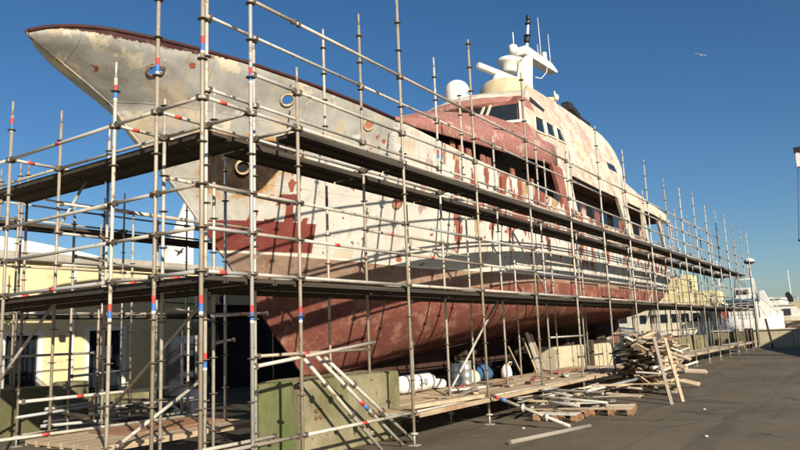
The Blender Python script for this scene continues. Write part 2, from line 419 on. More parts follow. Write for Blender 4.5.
# maroon trim under the bow rail
hd = n.attr('hd')
mw = n.sub(n.mul(n.mul(.15, n.step(x, 9.6, 7.6)), n.step(x, 5.6, 7.0)), .03); nff = n.noise(11, 5, .7)
mar = n.step(n.sub(hd, n.add(mw, n.add(n.mul(n.sub(nff, .5), .16), n.mul(n.sub(nf, .55), .12)))), .02, -.01)
mar = n.mul(mar, n.step(x, 13.2, 11.0))
col = n.mix(mar, col, (.042, .009, .008))
# plate seams and weld lines
def seam(v, period, w_):
    f_ = n.M('FRACT', n.M('DIVIDE', v, period)); return n.step(n.M('ABSOLUTE', n.sub(f_, .5)), w_/period, w_/period*.3)
sm = n.mx(seam(n.add(x, n.mul(z, .12)), 2.1, .014), seam(n.add(z, n.mul(x, .03)), 1.18, .012))
fr = n.step(n.M('ABSOLUTE', n.sub(n.M('FRACT', n.M('DIVIDE', x, .62)), .5)), .5, .0)
col = n.mix(n.mul(sm, .35), col, n.mix(.5, col, (.10, .07, .05)))
grime = n.noise(3.2, 7, .75, off=(31, 2, 9)); col = n.mix(n.mul(n.step(grime, .54, .72), .35), col, (.22, .185, .145))
grit = n.noise(38, 4, .75); col = n.mix(n.mul(n.step(grit, .58, .72), .3), col, (.16, .12, .09))
M['hull'] = n.out(col, .66, bump=n.add(n.add(n.mul(nf, .5), n.mul(nb, 3.)), n.add(n.mul(sm, .5), n.mul(fr, .9))), bs=.3, bd=.035, spec=.2)
hull = hm.build('hull', M['hull'], yacht, org=(22, YC, .75))
at = hull.data.attributes.new('hd', 'FLOAT', 'POINT')
vals = [sheer(v.co.x+22)-(v.co.z+.75) for v in hull.data.vertices]
at.data.foreach_set('value', vals)
sol = hull.modifiers.new('plate', 'SOLIDIFY'); sol.thickness = .04; sol.offset = -1

def side_y(x, z): return YC-hb(x, z)
def nrm(x, z):
    e = .05; dx = (side_y(x+e, z)-side_y(x-e, z))/(2*e); dzz = (side_y(x, z+e)-side_y(x, z-e))/(2*e)
    return Vector((dx, -1, dzz)).normalized()
def ring(cx, cz, rx, rz, r, name, mat, parent, out=.0, n=20):
    c0 = Vector((cx, side_y(cx, cz), cz)); nn = nrm(cx, cz); rows = []
    for k in range(n+8):
        a = 2*math.pi*k/(n+7); xx = cx+rx*math.cos(a); zz = cz+rz*math.sin(a)
        p = Vector((xx, side_y(xx, zz), zz))+nrm(xx, zz)*out; rad = (p-c0).normalized()
        rows.append([p+rad*r*math.cos(b)+nn*r*.7*math.sin(b) for b in [2*math.pi*q/8 for q in range(8)]])
    m = MB(); m.grid(rows, closed=True); return m.build(name, mat, parent)
M['fair'] = simple('fairlead_rim', (.5, .42, .26), (.36, .25, .13), 8, .6)
M['rusty_rim'] = simple('rusty_rim', (.30, .17, .08), (.16, .09, .05), 8, .7)
ring(*FAIR[0], .022, 'fairlead', M['rusty_rim'], yacht, .01); ring(*FAIR[1], .026, 'fairlead', M['fair'], yacht, .015)
o = ring(12.479, 6.512, .13, .11, .02, 'fairlead', M['fair'], yacht, .015)
m = MB(); m.face(m.pts([Vector((12.479+.13*math.cos(a), side_y(12.479+.13*math.cos(a), 6.512+.11*math.sin(a)), 6.512+.11*math.sin(a)))+nrm(12.479, 6.512)*.006 for a in [2*math.pi*k/18 for k in range(18)]]))
M['pinkfill'] = simple('pink_primer', (.42, .17, .12), (.36, .14, .1), 5, .7)
m.build('blanking_plate', M['pinkfill'], o)
# hawse pipe in the anchor pocket, with dark bore
ac = Vector((9.88, side_y(9.88, 5.285), 5.285)); an = nrm(9.88, 5.285)
m = MB(); ps = []
fa, f1, f2 = frame(an)
for k in range(21):
    a = 2*math.pi*k/20; rr_ = f1*math.cos(a)+f2*math.sin(a); ps.append([ac+an*.03+rr_*(.145+.024*math.cos(b))+an*.05*math.sin(b) for b in [2*math.pi*q/8 for q in range(8)]])
m.grid(ps, closed=True); hp = m.build('hawse_pipe', M['fair'], yacht)
m = MB(); m.tube(ac-an*.05, ac+an*.02, .15, 20); m.build('bore', M['black'], hp)
# second dark hawse slot above
for (cx, cz, rx, rz) in ((8.9, 5.74, .17, .07),):
    o = ring(cx, cz, rx, rz, .03, 'mooring_port', M['rusty_rim'], yacht, .0)
    m = MB(); m.face(m.pts([Vector((cx+rx*math.cos(a), side_y(cx+rx*math.cos(a), cz+rz*math.sin(a)), cz+rz*math.sin(a)))+nrm(cx, cz)*.01 for a in [2*math.pi*k/18 for k in range(18)]])); m.build('opening', M['black'], o)
# porthole
o = ring(13.84, 4.90, .13, .13, .03, 'porthole', M['rusty_rim'], yacht, .01)
m = MB(); m.face(m.pts([Vector((13.84+.13*math.cos(a), side_y(13.84+.13*math.cos(a), 4.90+.13*math.sin(a)), 4.90+.13*math.sin(a)))+nrm(13.84, 4.90)*.008 for a in [2*math.pi*k/18 for k in range(18)]])); m.build('pane', M['pinkfill'], o)
# rubbing strake amidships
m = MB(); m.path([Vector((xx, side_y(xx, sheer(xx)-.62), sheer(xx)-.62))+Vector((0, -.02, 0)) for xx in [20+.6*k for k in range(31)]], .05, 8)
m.build('rubbing_strake', M['cream'], yacht)
# cap rail on the bow bulwark
for sgn in (-1, 1):
    pass
rail = [(x_, YC-hb(x_, sheer(x_)), sheer(x_)) for x_ in [5.905, 5.93, 5.96, 5.99, 6.04, 6.1, 6.2, 6.4, 6.7, 7, 7.5, 8, 8.6, 9.3, 10, 11, 12, 13.2]]
rail2 = [(a, 2*YC-b, c) for a, b, c in rail]
M['capdark'] = simple('dark_caprail', (.06, .018, .014), (.04, .015, .012), 5, .7)
for rl in (rail, rail2):
    m = MB(); m.path([Vector(p)+Vector((0, 0, .012)) for p in rl], .04, 8); m.build('cap_rail', M['capdark'], yacht)
# main deck
m = MB()
rows = []
for x_ in [6.4+.4*k for k in range(80)]:
    zd = sheer(x_)-(.75 if x_ < 14 else .62); b = max(.02, hb(x_, zd)-.03)
    if x_ < stem_x(zd)+.15: continue
    rows.append([(x_, YC-b, zd), (x_, YC, zd+.02), (x_, YC+b, zd)])
m.grid(rows); m.build('main_deck', M['deck'], yacht)
# keel bar and skeg
M['keel'] = simple('keel_paint', (.07, .035, .026), (.045, .024, .018), 5, .85)
m = MB(); m.prism([(14, YC, .8), (38, YC, 2.6), (37, YC, 1.3), (30, YC, .75), (14, YC, .55)], (0, -.12, 0), (0, .12, 0)); m.build('keel', M['keel'], yacht)
m = MB(); m.prism([(37.2, YC, 2.3), (38.2, YC, 2.5), (38.1, YC, .9), (37, YC, .8)], (0, -.06, 0), (0, .06, 0)); m.build('rudder', M['rust'], yacht)

# ------------------------------------------------------------------ superstructure
n = NT('superstructure_paint')
nz = n.noise(1.5, 6, .65); nf = n.noise(6, 6, .7); wob = n.sub(nz, .5)
cr = n.mix(n.step(nz, .35, .65), (.585, .555, .47), (.50, .465, .38))
cr = n.mix(n.mul(n.step(n.noise(3, 7, .75, off=(1, 4, 4)), .50, .58), .75), cr, (.38, .335, .255))
cr = n.mix(n.mul(n.step(n.noise(1.1, 6, .72, off=(6, 14, 4)), .49, .54), .75), cr, (.40, .25, .20))
cr = n.mix(n.mul(n.step(n.noise(5, 6, .75, off=(16, 4, 4)), .56, .62), .7), cr, (.66, .63, .55))
cr = n.mix(n.mul(n.mul(n.step(n.noise(1.0, 4, .6, off=(8, 4, 4)), .53, .57), n.step(n.x, 24.6, 25)), n.step(n.z, 9.3, 9.0)), cr, (.54, .48, .33))
cr = n.mix(n.mul(n.step(n.noise(2.2, 5, .6, stretch=(2.5, 1, .2), off=(3, 3, 3)), .6, .68), .5), cr, (.27, .18, .11))
cr = n.mix(n.mul(n.step(n.noise(7, 4, .7, off=(9, 9, 9)), .66, .70), .8), cr, (.20, .09, .06))
red = n.mix(n.step(nf, .35, .7), (.335, .16, .13), (.27, .12, .098))
red = n.mix(n.mul(n.step(n.noise(2, 6, .7, off=(5, 5, 1)), .54, .60), .65), red, (.50, .36, .28))
red = n.mix(n.mul(n.step(n.noise(4, 6, .7, off=(5, 15, 1)), .58, .64), .6), red, (.24, .075, .055))
rm = n.mul(n.step(n.add(n.add(n.x, n.mul(wob, 1.0)), n.mul(n.mx(n.sub(n.z, 7.2), 0.), .9)), 23.15, 22.9), n.step(n.add(n.z, n.mul(wob, .25)), 8.62, 8.52))
tan = n.mul(n.step(n.add(n.x, n.mul(wob, 1.)), 21.6, 22.), n.step(n.z, 7.7, 7.9))
cr2 = n.mix(n.mul(tan, n.mul(n.step(n.x, 25, 24.6), n.step(n.noise(1.9, 6, .7, off=(3, 8, 2)), .4, .5))), cr, (.45, .39, .30))
vis = n.mul(n.step(n.add(n.z, n.mul(wob, .25)), 9.82, 9.78), n.mul(n.step(n.add(n.x, n.mul(wob, .5)), 22.6, 22.3), n.step(n.z, 9.3, 9.35)))
gr = n.noise(32, 4, .75); fin = n.mix(n.mul(n.step(gr, .56, .7), .3), n.mix(n.mx(rm, vis), cr2, red), (.17, .12, .09))
M['super'] = n.out(fin, .75, bump=n.add(nf, n.mul(n.noise(.9, 4, .6), 3.)), bs=.35, bd=.02, spec=.15)

# red forward trunk rising to the bridge
TR = [(13.2, 2.72, 6.74, 6.84, 6.9, 6.94), (14, 2.80, 6.72, 7.0, 7.1, 7.2), (15, 2.88, 6.76, 7.15, 7.42, 7.58), (17, 3.02, 6.86, 7.42, 7.98, 8.28), (19, 3.08, 6.96, 7.7, 8.36, 8.68), (20.6, 3.1, 7.12, 7.9, 8.5, 8.75), (22.6, 3.1, 7.3, 8.05, 8.5, 8.7)]
rows = []
for (x_, w_, zb, zt, z2, z3) in TR:
    half = [(w_-.03, zb), (w_, zb+.02), (w_-.02, zt-.06), (w_-.08, zt), (w_-.7, z2), (w_*.4, z3-.03), (0, z3)]
    rows.append([(x_, YC-b, z_) for b, z_ in half]+[(x_, YC+b, z_) for b, z_ in half[-2::-1]])
# finer interpolation along x
def refine(rows, k):
    out = []
    for A, B in zip(rows, rows[1:]):
        for j in range(k): out.append([tuple(a+(b-a)*j/k for a, b in zip(p, q)) for p, q in zip(A, B)])
    out.append(rows[-1]); return out
m = MB(); m.grid(refine(rows, 3)); m.face(m.pts(rows[0]))
trunk = m.build('forward_deckhouse', M['super'], yacht)
sol = trunk.modifiers.new('plate', 'SOLIDIFY'); sol.thickness = .05; sol.offset = -1
# dark vent slot on the trunk side
def slot(name, pts, mat, parent, t=.03):
    m = MB(); m.prism(pts, (0, -t, 0), (0, t, 0)); return m.build(name, mat, parent)
m = MB(); m.prism([(17.9, 8.60, 7.50), (19.2, 8.53, 7.66), (19.25, 8.50, 7.78), (18.0, 8.58, 7.62)], (0, -.02, 0), (0, .06, 0)); m.build('vent', M['black'], yacht)

def shear(x_, z_): return 8.42+(z_-7.2)*.3       # tumblehome of the starboard upper side
def side_panel(m, poly, t0=0., t1=.1, port=False):
    A = [(x_, shear(x_, z_)+t0, z_) for x_, z_ in poly]; B = [(x_, shear(x_, z_)+t1, z_) for x_, z_ in poly]
    if port: A = [(a, 2*YC-b, c) for a, b, c in A]; B = [(a, 2*YC-b, c) for a, b, c in B]
    a = m.pts(A); b = m.pts(B); k = len(poly)
    m.face(a[::-1]); m.face(b)
    for i in range(k): m.face([a[i], a[(i+1) % k], b[(i+1) % k], b[i]])
WIN = [[(21.85, 8.48), (22.69, 8.53), (23.0, 9.14), (22.3, 9.1)], [(22.98, 8.59), (23.75, 8.62), (23.95, 9.13), (23.3, 9.15)], [(24.0, 8.62), (24.75, 8.66), (24.7, 9.12), (24.3, 9.18)]]
for sgn in (False, True):
    m = MB()
    side_panel(m, [(20.3, 7.25), (23.4, 7.2), (27, 7.14), (31.8, 7.14), (31.8, 8.38), (32.5, 9.05), (32.62, 9.5), (32.5, 9.95), (32.0, 10.3), (31.2, 10.52), (29, 10.6), (26, 10.62), (22.9, 10.55), (21.9, 9.75), (20.95, 8.54)], port=sgn)
    up_ = m.build('upper_deckhouse', M['super'], yacht)
    if not sgn:
        for p in WIN:
            f = MB(); side_panel(f, p, -.012, .02)
            o = f.build('window', M['glass'], up_)
            cx = sum(a for a, b in p)/4; cz = sum(b for a, b in p)/4
            fr = MB(); big = [(cx+(a-cx)*1.16, cz+(b-cz)*1.14) for a, b in p]
            for (a, b), (c, d), in zip(big, big[1:]+big[:1]):
                fr.beam((a, shear(a, b)-.02, b), (c, shear(c, d)-.02, d), .06, .05)
            fr.build('frame', M['cream'], o)
        f = MB(); side_panel(f, [(30.0, 8.6), (31.2, 8.62), (31.15, 8.95), (30.05, 8.92)], -.012, .02); f.build('window', M['glass'], up_)
        f = MB(); side_panel(f, [(22.35, 9.72), (23.5, 9.62), (23.75, 9.76), (22.6, 9.98)], -.02, .02); f.build('vent', M['black'], up_)
        for (a, b) in ((25.6, 8.9), (26.4, 8.92), (27.6, 8.9)):
            f = MB(); side_panel(f, [(a, b), (a+.35, b), (a+.35, b+.16), (a, b+.16)], -.015, .02); f.build('louvre', M['yellowed'], up_)
# aft bulwark of the upper deck
for sgn in (False, True):
    m = MB(); side_panel(m, [(31.8, 7.14), (35, 7.14), (38.4, 7.05), (38.5, 7.52), (36, 7.76), (34, 7.95), (32.5, 8.2), (31.8, 8.36)], port=sgn); m.build('upper_bulwark', M['super'], yacht)
    m = MB()
    for a in [31.6+.95*k for k in range(8)]:
        pass
# upper deck slab (also the ceiling over the side decks)
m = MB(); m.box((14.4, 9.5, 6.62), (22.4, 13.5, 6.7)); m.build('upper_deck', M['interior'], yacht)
# inner house wall: reddish below, shade of the recess painted dark above
n = NT('inner_house'); nf = n.noise(3, 6, .7)
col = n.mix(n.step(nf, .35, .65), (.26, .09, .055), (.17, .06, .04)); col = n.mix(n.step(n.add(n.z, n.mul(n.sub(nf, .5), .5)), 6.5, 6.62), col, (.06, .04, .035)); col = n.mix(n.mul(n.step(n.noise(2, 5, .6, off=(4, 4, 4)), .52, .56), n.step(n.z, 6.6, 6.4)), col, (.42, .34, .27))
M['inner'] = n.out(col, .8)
M['ceiling'] = simple('bare_deckhead', (.13, .09, .065), (.08, .055, .04), 3, .9)
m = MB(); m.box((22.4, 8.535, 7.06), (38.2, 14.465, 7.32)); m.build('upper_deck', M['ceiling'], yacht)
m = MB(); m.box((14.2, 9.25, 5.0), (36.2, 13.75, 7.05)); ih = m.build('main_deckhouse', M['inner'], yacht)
for k in range(11):
    a = 17.5+k*1.7
    if a > 35: break
    f = MB(); f.box((a, 9.225, 6.15), (a+1.0, 9.26, 6.75)); f.build('window', M['glass'], ih)
# posts and frames between the openings
def post(name, poly, mat, t0=-.0, t1=.12):
    m = MB(); A = [(x_, side_y(x_, 5.6)+.04+(z_-5.8)*.03, z_) for x_, z_ in poly]
    m.prism(A, (0, t0, 0), (0, t1, 0)); return m.build(name, mat, yacht)
M['redframe'] = simple('red_primer', (.30, .12, .09), (.22, .08, .06), 3, .7, dirt=(.5, .36, .25), dscale=2, dlo=.6)
post('opening_frame', [(22.0, 7.28), (22.95, 7.22), (23.2, 6.0), (22.7, 5.86), (22.62, 6.1)], M['redframe'])
post('pillar', [(22.98, 7.2), (23.7, 7.15), (24.1, 5.85), (23.24, 5.87)], M['cream'])
post('pillar', [(29.3, 7.14), (30.6, 7.14), (31.3, 5.5), (30.5, 5.5)], M['super'])
post('pillar', [(33.2, 7.14), (33.6, 7.14), (33.9, 5.36), (33.5, 5.36)], M['cream'])
post('pillar', [(36.4, 7.1), (37.6, 7.06), (38.3, 5.27), (37.95, 5.27)], M['super'])
for a in (15.75, 16.15, 16.5, 17.2, 17.5, 18.9, 20.2):
    zz = sheer(a)
    post('bulwark_stay', [(a, zz+.3), (a+.2, zz+.29), (a+.22, zz-.06), (a, zz-.06)], M['redframe'], 0, .05)
# open aft deck: rail under the opening
# bridge front: curved window band
def front(y, z_):  # x of the bridge front at lateral distance
    q = (y-YC)/2.7
    return 20.3+.62*q*q+.8*(z_-8.5)
def fw(z_): return 2.72-(z_-8.4)*.3
ys = [k/12-1 for k in range(25)]
m = MB(); m.grid([[(front(YC+q*fw(z_), z_), YC+q*fw(z_), z_) for q in ys] for z_ in (8.1, 8.5, 9.0, 9.8)])
bf = m.build('bridge_front', M['redframe'], yacht)
sol = bf.modifiers.new('plate', 'SOLIDIFY'); sol.thickness = .05
for a, b in ((-.93, -.48), (-.45, -.02), (.02, .45), (.48, .93)):
    yy = [a+(b-a)*k/6 for k in range(7)]
    m = MB(); m.grid([[(front(YC+q*fw(z_), z_)-.04, YC+q*fw(z_), z_) for q in yy] for z_ in (8.7, 9.42)]); m.build('window', M['glass'], bf)
for q, dq in ((-.97, 0), (-.52, -.05), (-.43, -.05), (0, 0), (.46, 0)):
    ya, yb = YC+q*fw(8.6), YC+(q+dq)*fw(9.5)
    m = MB(); m.beam((front(ya, 8.6)-.06, ya, 8.6), (front(yb, 9.5)-.06, yb, 9.5), .075, .05); m.build('mullion', M['cream'], bf)
m = MB(); m.path([(front(YC+q*fw(8.6), 8.6)-.05, YC+q*fw(8.6), 8.6) for q in ys], .06, 6); m.build('sill', M['white'], bf)
# visor and cambered roof
rows = []
ROOFX = [0, .04, .2, .5, 1.0, 1.7, 2.6, 4.5, 7, 8.8, 10, 10.7, 11.2, 11.4]
ROOFZ = [0, .14, .3, .48, .68, .86, .95, .98, .98, .92, .8, .5, .2, -.2]
yn = [k/16*2-1 for k in range(17)]
for dx, dz_ in zip(ROOFX, ROOFZ):
    r = []
    for q in yn:
        x0 = 20.7+1.15*q*q; zz = 9.5+.14*q*q+dz_+.3*(1-q*q)*min(1, dx/5)
        y = YC+q*(2.3-.24*min(1, dz_/.98 if dz_ > 0 else 0))
        r.append((x0+(32.55-x0)*dx/11.4, y, zz))
    rows.append(r)
m = MB(); m.grid(rows)
low_ = [(p[0]+.05, p[1], p[2]-.06) for p in rows[0]]; inn = [(front(p[1], 9.3)+.12, p[1], 9.4) for p in rows[0]]
m.grid([rows[0], low_, inn])
rf = m.build('bridge_roof', M['super'], yacht)

# satellite dome
m = MB(); dc = Vector((22.8, 12.3, 9.98))
m.lathe(dc, [(.22, -.25), (.26, .1), (.44, .3), (.55, .42), (.57, .46), (.5, .47)], 28); ped = m.build('dome_pedestal', M['cream'], yacht)
m = MB(); prof = [(.48, .46), (.49, .6), (.49, .95)]+[(.49*math.cos(a), .95+.46*math.sin(a)) for a in [R(10*k) for k in range(1, 9)]]+[(.02, 1.41)]
m.lathe(dc, prof, 32); dome = m.build('satellite_dome', M['white'], yacht)
m = MB()
for k in range(5):
    a = R(-102+k*7); c = dc+Vector((.495*math.cos(a), .495*math.sin(a), .78)); tdir = Vector((-math.sin(a), math.cos(a), 0))
    m.beam(c-tdir*.018, c+tdir*.018, .012, .06 if k % 2 else .075)
m.build('marking', M['blue'], dome)

# mast assembly on the roof
m = MB(); m.lathe((25.4, 11.5, 10.38), [(1.0, 0), (1.05, .9), (1.0, 1.15), (.85, 1.4), (.6, 1.5)], 24); mb = m.build('mast_base', M['yellowed'], yacht)
m = MB()
m.prism([(26.4, YC, 11.2), (28.2, YC, 11.0), (28.1, YC, 12.6), (28.35, YC, 14.0), (27.7, YC, 13.9), (27.2, YC, 12.7)], (0, -.2, 0), (0, .2, 0))
mf = m.build('mast', M['white'], yacht, bevel=.05)
m = MB(); m.tube((28.0, YC, 13.8), (28.55, YC, 15.75), .085, 10, .05); pole = m.build('topmast', M['white'], mf)
for (a, b, r_) in ((15.75, 16.05, .1), (15.55, 15.68, .14), (14.55, 14.85, .13), (14.9, 15.0, .17)):
    xx = 28.0+(a-13.8)*.28; m = MB(); m.lathe((xx, YC, a), [(r_*.7, 0), (r_, (b-a)*.3), (r_, (b-a)*.7), (r_*.6, b-a)], 12); m.build('navigation_light', M['black'], mf)
m = MB(); m.prism([(27.4, YC, 13.75), (31.2, YC, 14.0), (31.3, YC, 14.12), (30.6, YC, 14.3), (27.6, YC, 14.2)], (0, -.22, 0), (0, .22, 0)); sp_ = m.build('spreader', M['white'], mf)
for xx, yy, h in ((29.55, YC-.1, 2.05), (29.9, YC+.15, .9), (31.0, YC, 1.75)):
    m = MB(); m.tube((xx, yy, 14.2), (xx-.06, yy, 14.2+h), .03, 6, .012); m.build('whip_antenna', M['white'], mf)
m = MB(); m.lathe((30.25, YC, 14.25), [(.1, 0), (.12, .1), (.12, .5), (.05, .56)], 12); m.build('antenna_can', M['white'], mf)
m = MB(); m.path([(28.3, YC-.25, 12.9), (29, YC-.25, 13.05), (29.8, YC-.22, 13.6), (30.0, YC-.2, 13.95)], .02, 6); m.build('cable', M['white'], mf)
# radar platforms and dome antennas in front of the mast
m = MB(); m.lathe((26.0, YC, 12.55), [(.3, -.1), (.34, .0), (.4, .3), (.47, .34), (.5, .44), (.42, .54), (.15, .6)], 20); m.build('radome', M['white'], mf)
m = MB(); m.lathe((26.6, YC, 13.5), [(.14, 0), (.2, .1), (.2, .36), (.08, .45)], 14); m.lathe((26.7, YC, 14.0), [(.03, 0), (.02, .55)], 6); m.build('radome', M['white'], mf)
m = MB(); m.tube((26.3, YC, 13.2), (27.3, YC, 13.5), .12, 8); m.build('bracket', M['white'], mf)
m = MB(); m.lathe((24.9, YC, 11.75), [(.28, 0), (.27, .1), (.2, .25), (.1, .35), (.09, .42)], 20); m.build('radar_pedestal', M['white'], mf)
m = MB(); m.beam((23.9, 11.9, 12.25), (26.0, 11.1, 12.0), .22, .24); m.build('radar_scanner', M['white'], mf, bevel=.04)
# roof spar with small antennas aft of the mast
m = MB(); m.beam((25.4, 11.2, 11.0), (26.35, 9.75, 10.98), .22, .2); sp2 = m.build('roof_spar', M['yellowed'], yacht, bevel=.04)
m = MB(); m.tube((26.4, 9.72, 10.62), (26.4, 9.72, 11.35), .035, 8); m.lathe((26.4, 9.66, 10.95), [(.08, 0), (.1, .08), (.1, .2), (.04, .26)], 10); m.build('antenna_post', M['white'], sp2)
# dark folded davit on the roof edge
m = MB()
dp = [(26.9, 9.6, 10.6), (27.1, 9.58, 10.92), (27.6, 9.55, 10.95), (28.4, 9.5, 10.7), (29.7, 9.46, 10.66)]
for (p, q), (a, b) in zip(zip(dp, dp[1:]), (((.2, .2), (.3, .26), (.26, .2), (.14, .1)))): m.beam(p, q, a, b)
m.build('davit', M['black'], yacht)

# ------------------------------------------------------------------ scaffolding
XS = [6.83, 9.41, 12.0, 14.6, 17.2, 19.85, 22.5, 25.17, 27.9, 30.6, 33.3, 36.0, 38.7, 41.4, 44.1, 46.8, 49.5]
Y0, Y1, Y2 = 6.16, 6.99, 7.82
TR_ = .0242
pole_cache = {}
def pole_mesh(h, ph, old):
    key = (round(h, 1), round(ph, 2), old)
    if key in pole_cache: return pole_cache[key]
    m = MB(); m.tube((0, 0, 0), (0, 0, h-.22), TR_, 8); m.tube((0, 0, h-.22), (0, 0, h), .018, 8)
    m.cur = 1
    zz = ph
    while zz < h-.05:
        m.lathe((0, 0, zz), [(.03, -.008), (.062, -.005), (.062, .005), (.03, .008)], 10)
        zz += .5
    me = m.mesh('standard', [M['tube_old' if old else 'tube'], M['clamp']], Vector((0, 0, 0))); pole_cache[key] = me; return me
bm_ = MB(); bm_.box((-.075, -.075, 0), (.075, .075, .01)); bm_.tube((0, 0, .01), (0, 0, .2), .016, 8); bm_.lathe((0, 0, .16), [(.03, 0), (.07, .01), (.07, .03), (.03, .04)], 8)
base_me = bm_.mesh('base_plate', M['tube_old'], Vector((0, 0, 0)))
tb = MB(); tb.tube((0, 0, 0), (0, 0, .09), .0252, 10, cap=False); red_me = tb.mesh('tape_band', M['red'], Vector((0, 0, 0)))
tb = MB(); tb.tube((0, 0, 0), (0, 0, .09), .0252, 10, cap=False); blue_me = tb.mesh('tape_band', M['blue'], Vector((0, 0, 0)))
tb = MB(); tb.tube((0, 0, 0), (0, 0, .03), .0254, 10, cap=False); white_me = tb.mesh('tape_band', M['white'], Vector((0, 0, 0)))
def standard(par, x_, y_, top, z0=0., bands=(), old=False, base=True):
    o = place('standard', pole_mesh(top-z0-.16 if base else top-z0, .34 if base else .5, old), par, (x_, y_, z0+(.16 if base else 0)))
    if base: place('base_plate', base_me, o, (x_, y_, z0))
    for b in bands:
        place('tape_band', red_me, o, (x_, y_, b+.09)); place('tape_band', blue_me, o, (x_, y_, b)); place('tape_band', white_me, o, (x_, y_, b-.03))
    return o
def tube_geo(m, p, q, r=TR_):
    m.cur = 0; m.tube(p, q, r, 8)
    d = (Vector(q)-Vector(p)).normalized(); m.cur = 1
    for e, s_ in ((Vector(p), 1), (Vector(q), -1)):
        m.beam(e+d*s_*.03, e+d*s_*.085, .05, .07)
    m.cur = 0
def bar(par, name, p, q, old=False, mark=None):
    m = MB(); tube_geo(m, p, q)
    o = m.build(name, [M['tube_old' if old else 'tube'], M['clamp']], par)
    if mark:
        a = Vector(p).lerp(Vector(q), mark); d = (Vector(q)-Vector(p)).normalized()
        t_ = MB(); t_.tube(a-d*.055, a+d*.055, .0256, 8); t_.build('tape_band', M['red'], o)
    return o
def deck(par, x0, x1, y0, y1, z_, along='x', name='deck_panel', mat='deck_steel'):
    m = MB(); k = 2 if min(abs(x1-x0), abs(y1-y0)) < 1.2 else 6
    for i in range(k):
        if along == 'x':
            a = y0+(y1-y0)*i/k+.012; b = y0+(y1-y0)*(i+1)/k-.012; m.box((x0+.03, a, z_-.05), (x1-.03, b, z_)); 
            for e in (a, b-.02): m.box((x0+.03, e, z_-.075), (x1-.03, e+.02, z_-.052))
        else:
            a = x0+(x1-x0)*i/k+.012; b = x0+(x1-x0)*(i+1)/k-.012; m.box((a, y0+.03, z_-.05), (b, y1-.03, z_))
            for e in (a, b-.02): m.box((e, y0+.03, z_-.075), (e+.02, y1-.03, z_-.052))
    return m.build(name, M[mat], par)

# --- starboard side run
sc = empty('scaffold', (28, 7, 0), 'long tube scaffold with two plank decks along the near side of the yacht', 'scaffolding', None)
TOPS0 = {0: 5.4, 1: 7.75, 2: 7.6, 3: 7.68, 4: 6.45, 5: 7.55}
for i, x_ in enumerate(XS):
    b0 = [(1.95,)if i == 0 else (), (), (), (), (), ()][min(i, 5)]
    standard(sc, x_, Y0, TOPS0.get(i, 7.5+.12*math.sin(i*2.1)), bands=b0)
    standard(sc, x_, Y1, {0: 6.1, 1: 7.42, 2: 7.43}.get(i, 6.3 if i % 3 == 0 else 7.0), bands=((5.25,) if i == 2 else ()), old=(i % 2 == 1))
    if i < 16: standard(sc, x_, Y2, {1: 7.37, 3: 7.6, 0: 5.5}.get(i, 6.9 if i % 2 else 5.6), bands=((4.0,) if i == 1 else ()), old=(i % 2 == 0))
led = []
for i in range(len(XS)-1):
    a, b = XS[i], XS[i+1]
    for z_ in (.5, 2.5, 4.54): led.append(('ledger', (a, Y0, z_), (b, Y0, z_)))
    for z_ in (2.5, 4.54): led.append(('ledger', (a, Y1, z_), (b, Y1, z_)))
    led.append(('ledger', (a, Y2, 4.54), (b, Y2, 4.54))); led.append(('ledger', (a, Y2, 2.5), (b, Y2, 2.5)))
    if i >= 5: led.append(('ledger', (a, Y1, .5), (b, Y1, .5)))
    for z_ in (3.0, 3.5): led.append(('guard_rail', (a, Y0, z_), (b, Y0, z_)))
    led.append(('guard_rail', (a, Y0, 5.05), (b, Y0, 5.05)))
    if i < 12: led.append(('guard_rail', (a, Y0, 6.05), (b, Y0, 6.05)))
    led.append(('guard_rail', (a, Y1, 5.05), (b, Y1, 5.05)))
    if i < 6 or i % 3: led.append(('guard_rail', (a, Y1, 6.08), (b, Y1, 6.08)))
    if i >= 6: led.append(('guard_rail', (a, Y0, 5.55), (b, Y0, 5.55)))
    if i % 2 == 0 and i > 1: led.append(('guard_rail', (a, Y2, 3.5), (b, Y2, 3.5)))
    if i % 3 == 1: led.append(('guard_rail', (a, Y1, 3.5), (b, Y1, 3.5)))
    if i in (4, 6, 9, 10): led.append(('guard_rail', (a, Y1, 1.5), (b, Y1, 1.5)))
for kind in ('ledger', 'guard_rail'):
    L = [l for l in led if l[0] == kind]
    L.sort(key=lambda l: l[1][0])
    for j, (nm, p, q) in enumerate(L[:99]):
        bar(sc, nm, p, q, old=(j % 3 == 1), mark=(random.choice((.3, .5, .7)) if j % 6 == 0 else None))
    m = MB()
    for nm, p, q in L[99:]: tube_geo(m, p, q)
    if len(L) > 99: tag(m.build(kind, [M['tube'], M['clamp']], sc), kind='stuff')
for i, x_ in enumerate(XS):
    for z_ in (2.5, 4.54):
        bar(sc, 'transom', (x_, Y0, z_), (x_, Y1, z_), old=(i % 2 == 0))
        if i < 16: bar(sc, 'transom', (x_, Y1, z_), (x_, Y2, z_), old=True)
    if i > 0: bar(sc, 'transom', (x_, Y0, .45), (x_, Y1, .45), old=True)
for i in range(len(XS)-2):
    a, b = XS[i], XS[i+1]
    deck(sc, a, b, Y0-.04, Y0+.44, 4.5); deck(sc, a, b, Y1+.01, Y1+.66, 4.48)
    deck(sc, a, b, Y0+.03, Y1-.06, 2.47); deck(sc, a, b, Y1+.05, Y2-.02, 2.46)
    if 1 <= i <= 5:
        deck(sc, a, b, Y0-.12, Y1-.03, .5, mat='ply'); deck(sc, a, b, Y1+.03, Y2+.5, .5, mat='ply')
    elif i > 5: deck(sc, a, b, Y0, Y1-.03, .5, mat='ply')
